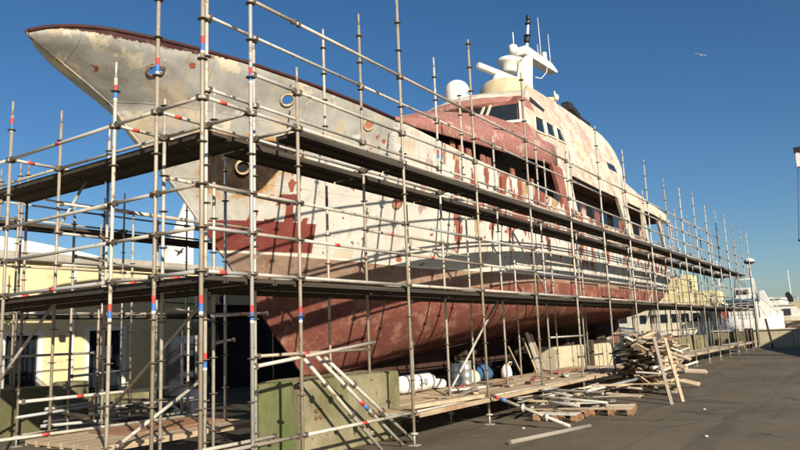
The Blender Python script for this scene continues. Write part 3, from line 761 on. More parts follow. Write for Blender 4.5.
for (p, q) in (((12.0, Y1+.06, .5), (14.6, Y1+.06, 2.5)), ((25.17, Y1+.06, .5), (27.9, Y1+.06, 2.5)), ((30.6, Y2+.06, 2.5), (33.3, Y2+.06, 4.5)), ((41.4, Y1, 2.5), (44.1, Y1, 4.5)), ((17.2, Y2+.06, 4.5), (19.85, Y2+.06, 2.5))):
    bar(sc, 'diagonal_brace', p, q)
# odd tubes reaching in towards the hull under the low deck
for (p, q) in (((6.0, 6.9, 2.05), (9.3, 9.2, 2.2)), ((6.83, Y1, 1.5), (9.41, Y1, 1.5)), ((6.83, 7.82, 1.7), (9.6, 10.4, 1.75))):
    bar(sc, 'tie_tube', p, q, mark=.4)

# --- bow end
bw = empty('scaffold', (5.9, 9.5, 0), 'scaffold tower wrapped around the tall bow at the left, open to the sky', 'scaffolding', None)
XB = [5.2, 5.97]
YB = [Y0, Y1, 7.85, 10.45, 13.02]
tops = {(5.2, Y0): 6.9, (5.97, Y0): 7.2, (5.2, Y1): 6.6, (5.97, Y1): 6.7, (5.2, 7.85): 5.35, (5.97, 7.85): 5.1, (5.2, 10.45): 5.45, (5.97, 10.45): 5.42}
for x_ in XB:
    for y_ in YB:
        bd = {(5.2, Y0): (2.05, 5.1), (5.97, Y0): (1.95, 4.95), (5.2, Y1): (2.1, 5.05), (5.2, 7.85): (2.05, 4.9), (5.2, 10.45): (5.0,), (5.97, Y1): (1.4,)}.get((x_, y_), ())
        standard(bw, x_, y_, tops.get((x_, y_), 5.4), bands=bd, old=(x_ > 5.5 and y_ > 7))
standard(bw, 6.83, 10.45, 5.38, old=True); standard(bw, 6.83, 13.02, 5.3, old=True)
for x_, y_, t_ in ((7.3, 12.2, 4.4), (8.3, 12.9, 4.2), (9.4, 13.4, 4.6), (7.4, 14.3, 5.0), (8.9, 10.9, 2.4), (10.2, 13.6, 4.6)): standard(bw, x_, y_, t_, old=True)
bar(bw, 'ledger', (7.3, 12.2, 3.4), (10.2, 13.6, 3.4), old=True); bar(bw, 'ledger', (7.3, 12.2, 1.2), (9.4, 13.4, 1.2), old=True); bar(bw, 'ledger', (5.97, 13.02, 1.6), (8.3, 12.9, 1.6), old=True)
standard(bw, 7.75, 8.6, 4.75, old=True); standard(bw, 8.2, 10.2, 1.95, old=True)
for ya, yb in zip(YB, YB[1:]):
    for z_ in (2.5, 4.54): bar(bw, 'ledger', (5.2, ya, z_), (5.2, yb, z_), mark=.5 if yb-ya > 1 else None)
    for z_ in (3.0, 3.5): bar(bw, 'guard_rail', (5.2, ya, z_), (5.2, yb, z_))
    for z_ in (2.5, 4.54): bar(bw, 'ledger', (5.97, ya, z_), (5.97, yb, z_), old=True)
    if ya > 7: bar(bw, 'ledger', (6.83, ya, 4.54), (6.83, yb, 4.54), old=True)
for y_ in YB:
    for z_ in (2.5, 4.54):
        bar(bw, 'transom', (5.2, y_, z_), (5.97, y_, z_), mark=.4)
        bar(bw, 'transom', (5.97, y_, z_), (6.83, y_, z_), old=True)
    if y_ in (10.45,):
        for z_ in (3.5, 3.0): bar(bw, 'transom', (5.97, y_, z_), (6.83, y_, z_), old=True)
for z_ in (2.5, 3.0, 3.5, 4.54, 5.05, 6.05):
    for a, b in ((5.2, 5.97), (5.97, 6.83)):
        if z_ == 2.5 or z_ == 4.54: continue
        if z_ > 4.6 and a < 5.5: continue
        bar(bw, 'guard_rail', (a, Y0, z_), (b, Y0, z_))
bar(bw, 'guard_rail', (5.97, Y1, 6.08), (6.83, Y1, 6.08)); bar(bw, 'guard_rail', (5.97, Y1, 5.05), (6.83, Y1, 5.05))
bar(bw, 'guard_rail', (6.83, 10.45, 4.0), (10.5, 10.5, 4.02), old=True)
bar(bw, 'guard_rail', (5.97, 7.85, 3.98), (8.6, 7.95, 3.98), mark=.6); bar(bw, 'guard_rail', (5.97, 10.45, 3.98), (9.2, 10.45, 3.98), mark=.4)
for ya, yb in zip(YB, YB[1:]):
    if ya > Y0: deck(bw, 6.0, 6.8, ya, yb, 4.5, 'y')
    deck(bw, 5.24, 5.94, ya, yb, 2.46, 'y'); deck(bw, 6.0, 6.8, ya, yb, 2.46, 'y')
deck(bw, 5.2, 7.95, 8.0, 9.75, .5, 'x', mat='ply')
bar(bw, 'ledger', (3.2, 9.81, .55), (8.4, 9.78, .5), mark=.45); bar(bw, 'ledger', (5.2, Y0, .5), (6.83, Y0, .5)); bar(bw, 'ledger', (5.0, 6.75, .45), (7.0, 6.75, .45))
bar(bw, 'ledger', (5.2, 9.9, 1.0), (8.2, 9.9, 1.0), mark=.3)
bar(bw, 'diagonal_brace', (6.0, 13.0, .5), (6.0, 10.45, 2.45), old=True); bar(bw, 'diagonal_brace', (5.97, 10.5, 3.5), (6.5, 10.5, 4.5), old=True)
bar(bw, 'diagonal_brace', (6.83, 7.9, 2.4), (6.83, 10.4, .6)); bar(bw, 'diagonal_brace', (5.3, 7.8, .5), (6.6, 7.8, 1.2), old=True)
bar(bw, 'ledger', (5.97, Y0, 1.4), (8.5, 6.2, 1.62), mark=.35); bar(bw, 'ledger', (5.97, 7.85, 2.2), (9.0, 10.9, 2.3))

m = MB(); m.box((6.0, 8.55, .505), (7.75, 9.5, .522)); tag(m.build('plywood_sheet', M['ply_red']), 'reddish brown plywood sheet lying on the front boards at lower left', 'sheet')
# --- port side run
ps_ = empty('scaffold', (16, 15.6, 0), 'dark scaffold run seen on the far side of the yacht beyond its bow', 'scaffolding', None)
XP = [5.2, 7.8, 10.4, 13.0, 15.6, 18.2]
for i, x_ in enumerate(XP):
    for y_ in (15.2, 16.03): standard(ps_, x_, y_, 5.5+.3*(i % 2), old=True)
for a, b in zip(XP, XP[1:]):
    for y_ in (15.2, 16.03):
        for z_ in (2.5, 4.54, 5.05): bar(ps_, 'ledger' if z_ != 5.05 else 'guard_rail', (a, y_, z_), (b, y_, z_), old=True)
    bar(ps_, 'guard_rail', (a, 15.2, 3.5), (b, 15.2, 3.5), old=True)
    deck(ps_, a, b, 15.23, 16.0, 4.5); deck(ps_, a, b, 15.23, 16.0, 2.47)
for x_ in XP: bar(ps_, 'transom', (x_, 15.2, 4.54), (x_, 16.03, 4.54), old=True)
# --- stern end
se = empty('scaffold', (43, 11.5, 0), 'distant scaffold bay crossing behind the stern of the yacht', 'scaffolding', None)
for y_ in (8.9, 10.5, 13, 15.2):
    for x_ in (41.4, 42.3): standard(se, x_, y_, 6.6 if x_ > 42 else 7.4, old=True)
for ya, yb in zip((8.9, 10.5, 13), (10.5, 13, 15.2)):
    for z_ in (4.5, 5.05, 5.6): bar(se, 'ledger', (41.4, ya, z_), (41.4, yb, z_))
    deck(se, 41.4, 42.3, ya, yb, 4.45, 'y')

# ------------------------------------------------------------------ loose tubes leaning on the concrete block
LB = 'scaffold tubes leaning on the mossy blocks'
for (p, q, lab) in (((7.18, 6.52, 1.53), (8.72, 6.30, .03), 'leftmost of the three scaffold tubes leaning against the big concrete block'),
                    ((7.55, 6.52, 1.46), (9.25, 6.28, .03), 'middle leaning scaffold tube with red and blue bands by the big concrete block'),
                    ((7.75, 6.54, 1.43), (9.7, 6.38, .03), 'rightmost of the three scaffold tubes leaning against the big concrete block')):
    m = MB(); m.tube(p, q, .027, 10); m.cur = 1
    for f_ in (.3, .62): 
        c = Vector(p).lerp(Vector(q), f_); d = (Vector(q)-Vector(p)).normalized(); m.tube(c-d*.02, c+d*.02, .055, 8)
    o = m.build('scaffold_tube', [M['tube'], M['clamp']]); tag(o, lab, 'tube', LB)
    if 'middle' in lab:
        for f_, mm in ((.5, 'red'), (.55, 'blue')):
            c = Vector(p).lerp(Vector(q), f_); t_ = MB(); t_.tube(c-d*.05, c+d*.05, .03, 10); t_.build('tape_band', M[mm], o)

# ------------------------------------------------------------------ concrete blocks
def block(x0, x1, y0, y1, h, mat, label, group='concrete ballast blocks', z0=0.):
    m = MB(); nx = max(2, int((x1-x0)/.12)); nzv = max(2, int(h/.12))
    # chipped outline: jitter a subdivided box
    bm = bmesh.new(); bmesh.ops.create_cube(bm, size=1)
    bmesh.ops.subdivide_edges(bm, edges=bm.edges, cuts=7, use_grid_fill=True)
    cx, cy = (x0+x1)/2, (y0+y1)/2
    for v in bm.verts:
        ed = sum(1 for c in v.co if abs(c) > .499)
        p = Vector((cx+v.co.x*(x1-x0), cy+v.co.y*(y1-y0), h/2+v.co.z*h+z0))
        if ed >= 2 and v.co.z > -.49:
            k = .025 if ed == 2 else .06
            p += Vector((-math.copysign(rnd(0, k), v.co.x) if abs(v.co.x) > .499 else 0, -math.copysign(rnd(0, k), v.co.y) if abs(v.co.y) > .499 else 0, -rnd(0, k) if v.co.z > .499 else 0))
        v.co = p-Vector((cx, cy, z0))
    me = bpy.data.meshes.new('concrete_block'); bm.to_mesh(me); bm.free(); me.materials.append(M[mat])
    o = place('concrete_block', me, None, (cx, cy, z0)); o.modifiers.new('bevel', 'BEVEL').width = .015
    return tag(o, label, 'concrete block', group)
block(6.93, 7.62, 7.0, 7.22, 1.12, 'conc_green', 'green mossy concrete block beside the corner scaffold pole')
bb = block(7.74, 10.25, 6.95, 7.85, 1.11, 'conc', 'largest concrete block, greenish tan, with three tubes leaning on it')
m = MB()
for k in range(4): m.lathe((8.0+.1*(k % 2), 6.92, .56+.1*(k//2)), [(.01, 0), (.03, .01), (.03, .04), (.01, .05)], 8, 'y')
m.build('lifting_bolt', M['rust'], bb)
block(6.4, 8.35, 14.1, 15.0, .95, 'conc_dark', 'long dark mossy concrete block left in front of the yellow building')
block(8.62, 9.05, 14.3, 15.1, 1.0, 'conc_dark', 'narrow dark concrete block next to the long one by the yellow building')
block(21.6, 24.1, 8.5, 9.4, 1.15, 'conc_cream', 'pale cream concrete block under the hull left of the dark post')
block(24.3, 27.2, 8.5, 9.4, 1.13, 'conc_cream', 'pale cream concrete block under the hull behind the timber heap')
m = MB(); m.box((24.0, 8.2, 0), (24.2, 8.4, 1.3)); tag(m.build('post', M['timber_dark']), 'dark square post standing against the pale concrete blocks', 'post')
for k in range(5):
    a = 31.5+k*2.9
    block(a, a+2.5, 8.4, 9.3, 1.05+.05*(k % 2), 'conc_dark' if k < 2 else 'conc', ['brown concrete block just right of the timber heap under the scaffold', 'second brown block beyond the timber heap under the scaffold', 'middle block of the far row beneath the scaffold', 'fourth block of the far row beneath the scaffold', 'farthest block of the row beneath the scaffold'][k])
# keel cribs
for k, a in enumerate((15.5, 20, 24.5, 29, 33.5)):
    m = MB()
    zt = keel(a)-.25 if a > 16 else .52
    zz = 0; j = 0
    while zz < zt-.05:
        for e in (-.3, .3):
            if j % 2: m.beam((a+e, YC-.7, zz+.1), (a+e, YC+.7, zz+.1), .2, .2)
            else: m.beam((a-.5, YC+e*1.6, zz+.1), (a+.5, YC+e*1.6, zz+.1), .2, .2)
        zz += .2; j += 1
    tag(m.build('keel_block', M['timber_dark']), 'dark timber crib propping the keel in the shade under the yacht', 'support', 'timber cribs under the keel')

# ------------------------------------------------------------------ things on the low platform
dz0 = .52
def drum(x_, y_, r_, h_, lab, mat):
    m = MB(); m.lathe((x_, y_, dz0), [(r_, 0), (r_, .03), (r_*.97, .05), (r_*.97, h_*.33), (r_*1.02, h_*.35), (r_*.97, h_*.37), (r_*.97, h_*.64), (r_*1.02, h_*.66), (r_*.97, h_*.68), (r_*.97, h_-.04), (r_*1.02, h_-.02), (r_, h_), (r_*.9, h_-.03)], 24)
    return tag(m.build('steel_drum', M[mat]), lab, 'drum')
drum(14.5, 8.0, .15, .55, 'shiny galvanised steel drum standing on the low platform', 'galv')
drum(14.25, 8.15, .14, .5, 'darker steel drum half hidden behind the shiny one', 'bluegrey')
# white tank lying down with black characters
tk = empty('storage_tank', (12.6, 8.15, .5), 'white cylindrical tank lying on its side with black characters', 'tank')
m = MB(); m.lathe((11.95, 8.15, .70), [(.08, -.05), (.15, 0), (.18, .06), (.18, 1.15), (.15, 1.24), (.07, 1.3)], 24, 'x'); m.build('shell', M['white'], tk)
m = MB(); m.lathe((12.25, 8.15, .70), [(.182, 0), (.185, .005), (.185, .025), (.182, .03)], 24, 'x'); m.build('strap', M['black'], tk)
cu = bpy.data.curves.new('txt', 'FONT'); cu.body = '2-0'; cu.size = .19; cu.extrude = .004
to = bpy.data.objects.new('txt', cu); COL.objects.link(to)
bpy.context.view_layer.update()
me = bpy.data.meshes.new_from_object(to.evaluated_get(bpy.context.evaluated_depsgraph_get())); bpy.data.objects.remove(to)
me.materials.clear(); me.materials.append(M['black'])
for v in me.vertices:
    # wrap the letters round the cylinder
    a = v.co.y/.187-.25; v.co = Vector((v.co.x*1.3, -(.183+v.co.z)*math.cos(a), (.183+v.co.z)*math.sin(a)))
place('lettering', me, tk, (12.45, 8.15, .70))
def lump(name, c, r, mat, lab, cat, sq=(1, 1, 1), seed=0, sub=3):
    bm = bmesh.new(); bmesh.ops.create_icosphere(bm, subdivisions=sub, radius=1)
    rg = random.Random(seed); ks = [(Vector((rg.uniform(-1, 1), rg.uniform(-1, 1), rg.uniform(-1, 1))).normalized(), rg.uniform(.2, .5)) for _ in range(14)]
    for v in bm.verts:
        d = v.co.normalized(); f_ = 1
        for kd, s_ in ks: f_ -= s_*.4*max(0, d.dot(kd)-.75)*2
        v.co = Vector((d.x*sq[0], d.y*sq[1], max(-.55, d.z)*sq[2]))*r*f_
    lo = min(v.co.z for v in bm.verts)
    for v in bm.verts: v.co.z -= lo
    me = bpy.data.meshes.new(name); bm.to_mesh(me); bm.free(); me.materials.append(M[mat])
    for p in me.polygons: p.use_smooth = True
    return tag(place(name, me, None, c), lab, cat)
lump('rubble_sack', (13.6, 8.2, dz0), .2, 'white', 'dirty white sack slumped left of the steel drums', 'sack', (1.3, .8, .7), 1)
lump('rubble_sack', (15.1, 8.15, dz0), .22, 'cream', 'cream sack slumped just right of the steel drums', 'sack', (1.2, .9, .9), 2)
lump('tarpaulin', (16.0, 8.3, dz0), .27, 'tarp_blue', 'crumpled blue tarpaulin heaped on the low platform', 'tarpaulin', (1.1, .9, .95), 3, 2)
o = lump('plastic_can', (16.7, 8.0, dz0), .19, 'white', 'rounded white plastic container with handle on the low platform', 'container', (.85, .8, 1.25), 4)
m = MB(); m.path([(16.6, 7.93, dz0+.3), (16.63, 7.88, dz0+.4), (16.77, 7.88, dz0+.4), (16.8, 7.93, dz0+.3)], .018, 6); m.build('handle', M['cream'], o)
# offcuts lying on the low platform
GP = 'planks lying on the low platform'
for k in range(16):
    x_ = rnd(10.2, 19.5); y_ = rnd(6.5, 7.9); a = rnd(-.5, .5)+(0 if k % 3 else 1.2); l_ = rnd(.5, 1.6)
    d = Vector((math.cos(a), math.sin(a), 0))*l_/2; zz = .53+.022*(k % 3)
    if abs(d.y)+abs(y_-7.2) > 1.0: d.y *= .3
    m = MB(); m.beam(Vector((x_, y_, zz))-d, Vector((x_, y_, zz+rnd(0, .04)))+d, .1, .03)
    tag(m.build('plank', M['plank' if k % 4 else 'redframe']), 'loose short plank lying on the low scaffold platform', 'plank', GP)
m = MB(); m.beam((9.6, 6.35, .56), (11.6, 6.1, .56), .16, .06); tag(m.build('plank', M['plank']), 'thick plank jutting over the platform edge beside the tank', 'plank', GP)
# cribbing/junk in the shade at the back of the platform: leaning boards
for k, (x_, h_) in enumerate(((18.6, 1.0), (18.9, 1.15), (19.15, 1.1), (17.6, .8))):
    m = MB(); m.beam((x_+.25, 8.1, .5), (x_, 8.35, .5+h_), .1, .03)
    tag(m.build('board', M['plank']), 'pale board propped upright at the back of the low platform', 'board', 'boards propped at the back of the platform')

# ------------------------------------------------------------------ tubes on the ground in front
m = MB(); m.tube((9.95, 4.79, .038), (12.07, 4.27, .038), .036, 12); tag(m.build('pipe', M['plank']), 'pale cream pipe lying alone on the asphalt in front', 'pipe')
m = MB(); m.tube((11.82, 6.0, .55), (11.74, 4.5, .06), .03, 10); m.cur = 1
for f_ in (.42, .72): 
    c = Vector((11.82, 6.0, .55)).lerp(Vector((11.74, 4.5, .06)), f_); m.lathe(c, [(.03, -.03), (.075, -.015), (.075, .015), (.03, .03)], 10, 'y')
o = m.build('scaffold_tube', [M['tube'], M['tube_old']]); tag(o, 'scaffold tube sloping from the platform edge down onto the asphalt', 'tube')
for f_, mm in ((.08, 'red'), (.16, 'blue')):
    c = Vector((11.82, 6.0, .55)).lerp(Vector((11.74, 4.5, .06)), f_); t_ = MB(); t_.tube(c-Vector((0, .05, .016))*1, c+Vector((0, .05, .016)), .033, 10); t_.build('tape_band', M[mm], o)

# ------------------------------------------------------------------ pallets and heaps
def pallet(x_, y_, a, lab):
    t_ = empty('pallet', (x_, y_, 0), lab, 'pallet'); c, s_ = math.cos(a), math.sin(a)
    def P(u, v, z_): return Vector((x_+u*c-v*s_, y_+u*s_+v*c, z_))
    for k in range(6):
        m = MB(); u = -.5+.2*k; m.beam(P(u, -.4, .135), P(u, .4, .135), .1, .02); m.build('slat', M['plank'], t_)
    for v in (-.36, 0, .36):
        m = MB(); m.beam(P(-.55, v, .02), P(.55, v, .02), .1, .02)
        for u in (-.5, 0, .5): m.beam(P(u-.07, v, .078), P(u+.07, v, .078), .1, .092)
        m.build('bearer', M['brick'], t_)
pallet(14.3, 4.55, .2, 'right hand wooden pallet under the tangle of scrap tubes and boards')
pallet(13.2, 5.2, .1, 'left hand wooden pallet under the tangle of scrap tubes and boards')
GS = 'scrap tubes and boards on the pallets'
for k in range(34):
    x_ = rnd(12.9, 14.8); y_ = 5.9-(x_-12.9)*.75+rnd(-.35, .35); a = random.choice((.0, .25, -.35, 1.1, 1.5, -1.2))+rnd(-.2, .2); l_ = rnd(.5, 1.7)
    if y_+abs(math.sin(a))*l_/2 > 5.85: y_ = 5.85-abs(math.sin(a))*l_/2
    d = Vector((math.cos(a), math.sin(a), rnd(-.07, .07)))*l_/2; zz = .19+.011*k
    m = MB()
    if k % 3 == 0: m.tube(Vector((x_, y_, zz))-d, Vector((x_, y_, zz))+d, .025, 8); o = m.build('scrap_tube', M['tube_old']); tag(o, 'short scrap tube in the tangle on the two pallets', 'tube', GS)
    else: m.beam(Vector((x_, y_, zz))-d, Vector((x_, y_, zz))+d, rnd(.05, .12), .025, rnd(-.4, .4)); o = m.build('scrap_board', M['plank']); tag(o, 'weathered offcut board in the tangle on the two pallets', 'board', GS)
m = MB(); m.tube((13.4, 4.75, .5), (16.3, 4.6, .52), .03, 10); tag(m.build('scaffold_tube', M['tube']), 'long pale tube lying level across the top of the pallets', 'tube')
GW = 'offcuts in the tall timber heap'
for k in range(150):
    lev = (k/150)**.8
    zz = .06+1.42*lev
    rr = 1.0-.55*lev
    x_ = 19.1+rnd(-1.3, 1.4)*rr; y_ = 5.0+rnd(-.85, .75)*rr
    a = random.choice((1.2, 1.5, .8, .3, -.4, 2.2))+rnd(-.5, .5); l_ = rnd(.4, 1.3) if lev < .85 else rnd(.4, .9)
    d = Vector((math.cos(a), math.sin(a), rnd(-.38, .38)))*l_/2
    dark = (x_-19.1)*.55-(y_-5.0)*.83 < -.35 and random.random() < .75  # most boards on the left flank get the darker timber
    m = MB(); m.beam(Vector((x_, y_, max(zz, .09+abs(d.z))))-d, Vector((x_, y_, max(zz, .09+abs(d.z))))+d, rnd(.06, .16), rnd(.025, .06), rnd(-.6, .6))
    tag(m.build('offcut', M['timber_dark' if dark else 'plank']), 'dark offcut in the left flank of the timber heap' if dark else 'pale sawn offcut in the tall heap of timber', 'timber', GW+(' (dark)' if dark else ''))
m = MB(); m.beam((15.98, 3.81, 0), (16.75, 4.25, 1.42), .07, .045); tag(m.build('pole', M['plank']), 'left of two pale poles leaning against the timber heap', 'pole')
m = MB(); m.beam((16.64, 3.72, 0), (17.35, 4.15, 1.4), .07, .045); tag(m.build('pole', M['plank']), 'right of two pale poles leaning against the timber heap', 'pole')

# litter on the asphalt
for k, (x_, y_) in enumerate(((11.6, 2.3), (15.2, 3.0), (11.6, 5.3))):
    m = MB(); m.beam((x_, y_, .015), (x_+.05, y_+.02, .018), .04, .015); tag(m.build('litter', M['white']), 'small pale scrap lying on the open asphalt', 'litter', 'pale scraps on the asphalt')

# ------------------------------------------------------------------ clutter under the bow, left
GC = 'tubes and boards stored under the bow'
for k in range(26):
    x_ = rnd(7.2, 11.5); y_ = rnd(9.9, 13.5); a = rnd(-.5, .5) if k % 2 else rnd(.9, 1.9); l_ = rnd(.9, 2.2)
    d = Vector((math.cos(a), math.sin(a), rnd(-.06, .06)))*l_/2; zz = .1+.022*k
    m = MB()
    if k % 2: m.tube(Vector((x_, y_, zz))-d, Vector((x_, y_, zz))+d, .028, 8); o = m.build('stored_tube', M['tube_old']); tag(o, 'old tube stored low in the clutter under the bow', 'tube', GC)
    else: m.beam(Vector((x_, y_, zz))-d, Vector((x_, y_, zz))+d, .18, .035); o = m.build('stored_board', M['timber_dark']); tag(o, 'dark board stored low in the clutter under the bow', 'board', GC)
cab = empty('machine_cabinet', (11.3, 14.0, 0), 'blue grey machine cabinet in the shade behind the bow scaffold', 'cabinet')
m = MB(); m.prism([(11.0, 14, .5), (11.15, 14, .35), (11.6, 14, .35), (11.75, 14, .5), (11.75, 14, 1.75), (11.6, 14, 1.9), (11.15, 14, 1.9), (11.0, 14, 1.75)], (0, -.3, 0), (0, .3, 0)); m.build('body', M['bluegrey'], cab)
for yy in (13.7, 14.3):
    m = MB(); m.box((11.25, yy-.05, 0), (11.5, yy+.05, .35)); m.build('leg', M['bluegrey'], cab)
m = MB(); m.tube((11.3, 13.55, .9), (11.3, 13.55, 1.9), .03, 8); m.build('grab_bar', M['tube'], cab)

# ------------------------------------------------------------------ yellow building
bd = empty('yellow_building', (13, 22, 0), 'low yellow rendered workshop with grey parapet behind the bow', 'building')
WY = 20.
ops = [(8.2, 11.15, .42, 2.25), (12.45, 13.85, .3, 2.35)]
m = MB()
xs_ = [-6, 8.2, 11.15, 12.45, 13.85, 23]
m.box((-6, WY, 0), (8.2, WY+.3, 4.2)); m.box((8.2, WY, 0), (11.15, WY+.3, .42)); m.box((8.2, WY, 2.25), (11.15, WY+.3, 4.2))
m.box((11.15, WY, 0), (12.45, WY+.3, 4.2)); m.box((12.45, WY, 0), (13.85, WY+.3, .3)); m.box((12.45, WY, 2.35), (13.85, WY+.3, 4.2)); m.box((13.85, WY, 0), (17.4, WY+.3, 4.2)); m.box((17.4, WY, 3.1), (23, WY+.3, 4.2))
m.box((22.7, WY+.3, 0), (23, WY+9, 4.2)); m.box((-6, WY+.3, 0), (-5.7, WY+9, 4.2)); m.box((-5.7, WY+8.7, 0), (22.7, WY+9, 4.2))
m.build('wall', M['wall_yellow'], bd)
m = MB(); m.box((-6.1, WY-.1, 4.2), (23.1, WY+9.1, 4.5)); m.build('parapet', M['grey_render'], bd)
m = MB(); arc = [(x_, WY+.4, 4.5+.55*max(0, 1-((x_-7.5)/6.2)**2)) for x_ in [1.3+.5*k for k in range(26)]]
m.prism([(1.2, WY+.4, 4.5)]+arc+[(13.9, WY+.4, 4.5)], (0, 0, 0), (0, 7.5, 0)); m.build('roof', M['white'], bd)
wn = MB()
for a, b, c, d in ((8.2, 8.3, .42, 2.25), (11.02, 11.15, .42, 2.25), (9.95, 10.1, .42, 2.12), (8.3, 11.02, .42, .52), (8.3, 11.02, 2.12, 2.25)): wn.box((a, WY+.02, c), (b, WY+.14, d))
wf = wn.build('window', M['white'], bd)
for a, b in ((8.3, 9.95), (10.1, 11.02)):
    m = MB(); m.box((a, WY+.1, .52), (b, WY+.13, 2.12)); m.build('pane', M['glass'], wf)
dn = MB()
for a, b, c, d in ((12.45, 12.57, .3, 2.35), (13.72, 13.85, .3, 2.35), (12.57, 13.72, 2.22, 2.35)): dn.box((a, WY-.03, c), (b, WY+.14, d))
df = dn.build('door', M['white'], bd)
m = MB(); m.box((12.57, WY+.08, .32), (13.72, WY+.12, 2.22)); m.build('leaf', M['glass'], df)
m = MB(); m.box((13.05, WY+.06, 1.35), (13.4, WY+.078, 1.75)); m.build('notice', M['white'], df)
m = MB(); m.box((13.6, WY+.02, 1.1), (13.64, WY+.075, 1.4)); m.build('handle', M['galv'], df)
m = MB(); m.box((11.6, WY-.12, 1.95), (11.75, WY-.002, 2.1)); m.build('wall_lamp', M['black'], bd)
m = MB(); m.box((12.2, WY-.9, 0), (14.1, WY-.002, .28)); m.build('doorstep', M['conc'], bd)
m = MB(); m.box((8.0, WY-.1, .32), (11.3, WY-.002, .42)); m.build('sill', M['white'], bd)
m = MB(); m.box((17.4, WY+.2, 0), (23, WY+.26, 3.1)); m.build('shade_panel', M['interior'], bd)  # dark panel added to stand for deep shade along this wall
m = MB(); m.lathe((17.9, WY-.1, 3.3), [(.02, 0), (.16, .01), (.16, .09), (.02, .098)], 16, 'y'); m.build('vent', M['black'], bd)
m = MB(); m.tube((-6, WY-.16, 4.28), (23, WY-.16, 4.28), .06, 8); m.build('gutter', M['grey_render'], bd)
for a in (12.0, 16.6):
    m = MB(); m.tube((a, WY-.08, 4.2), (a, WY-.08, .1), .045, 8); m.build('downpipe', M['white'], bd)
m = MB(); m.box((-6, WY-.03, 0), (8.0, WY-.002, .3)); m.box((14.15, WY-.03, 0), (17.4, WY-.002, .3)); m.build('plinth', M['conc'], bd)
m = MB(); m.path([(11.5, WY-.03, 3.2), (12.2, WY-.03, 3.15), (13.2, WY-.03, 3.1), (14.4, WY-.03, 3.18), (16.6, WY-.03, 3.1)], .015, 6); m.build('cable', M['black'], bd)
# hopper with a round dark mouth
hp_ = empty('hopper', (15.9, 18.9, 0), 'grey metal hopper with round dark mouth standing by the yellow wall', 'hopper')
m = MB(); m.lathe((15.9, 18.9, .9), [(.3, 0), (.62, .75), (.66, 1.0), (.6, 1.3), (.4, 1.5)], 20); m.build('drum', M['conc_dark'], hp_)
m = MB(); m.lathe((15.85, 18.33, 2.05), [(.02, 0), (.36, .005), (.4, .05), (.4, .2)], 20, 'y'); m.build('mouth', M['black'], hp_)
for dx in (-.35, .35):
    for dy in (-.3, .3):
        m = MB(); m.beam((15.9+dx, 18.9+dy, 0), (15.9+dx*.6, 18.9+dy*.6, 1.1), .08, .08); m.build('leg', M['bluegrey'], hp_)
# white fin behind the building with a small bird emblem
fn = empty('tail_fin', (25.5, 32, 0), 'tall white fin with a small black bird emblem beyond the yellow building', 'fin')
m = MB(); m.prism([(23.0, 32, 3.0), (26.3, 32, 3.0), (26.25, 32, 9.9), (25.95, 32, 9.9)], (0, -.2, 0), (0, .2, 0)); m.build('blade', M['white'], fn)
m = MB()
bird = [(-.62, .16), (-.28, .16), (-.08, .1), (.06, .13), (.2, .3), (.46, .42), (.28, .18), (.26, .06), (.38, .02), (.24, -.02), (.08, -.06), (-.06, -.2), (-.34, -.34), (-.18, -.12), (-.2, .02), (-.4, .08)]
m.prism([(25.3+a*.7, 31.79, 6.8+b*.7) for a, b in bird], (0, -.012, 0), (0, .0, 0)); m.build('emblem', M['black'], fn)

# ------------------------------------------------------------------ harbour edge and what lies beyond
sw = MB()
sea = empty('sea_wall', (52.5, -2, 0), 'low beige block wall closing the far end of the yard', 'wall')
for k in range(12):
    a = 9.2-k*2.4; m = MB(); m.box((52, a-2.37, 0), (52.9, a, 1.08+.04*(k % 2))); m.build('wall_block', M['conc_cream' if k % 3 else 'conc'], sea)
m = MB(); m.box((51.9, -20, 1.13), (53, 9.3, 1.2)); m.build('coping', M['cream'], sea)
for k, yy in enumerate((7.6, 7.0, 6.75)):
    m = MB(); m.lathe((51.2, yy, 0), [(.13, 0), (.13, 1.25), (.05, 1.3)], 10); tag(m.build('bollard_post', M['timber_dark']), 'dark timber post against the far block wall by the lamp', 'post', 'dark posts by the far wall')
m = MB(); m.beam((49.6, 5.4, 0), (49.4, 5.62, 1.85), .12, .12); tag(m.build('stake', M['timber_dark']), 'leaning brown stake standing right of the lamp post', 'stake')
lp = empty('lamp_post', (51, 6.35, 0), 'slim tall lamp post with a round head at the far end of the yard', 'lamp')
m = MB(); m.tube((51, 6.35, 0), (51, 6.35, 5.55), .1, 10, .055); m.build('pole', M['tube'], lp)
m = MB(); m.lathe((51, 6.35, 5.45), [(.06, 0), (.34, .1), (.36, .16)], 18); m.build('lamp_shade', M['black'], lp)
m = MB(); m.lathe((51, 6.35, 5.615), [(.36, 0), (.3, .14), (.15, .23), (.02, .26)], 18); m.build('cover', M['white'], lp)

def windows(par, x_, y0, y1, z0, z1, k, gap=.35, mat='glass'):
    wd = (y1-y0)/k
    for i in range(k):
        m = MB(); m.box((x_-.04, y0+wd*i+wd*gap/2, z0), (x_+.02, y0+wd*(i+1)-wd*gap/2, z1)); m.build('window', M[mat], par)
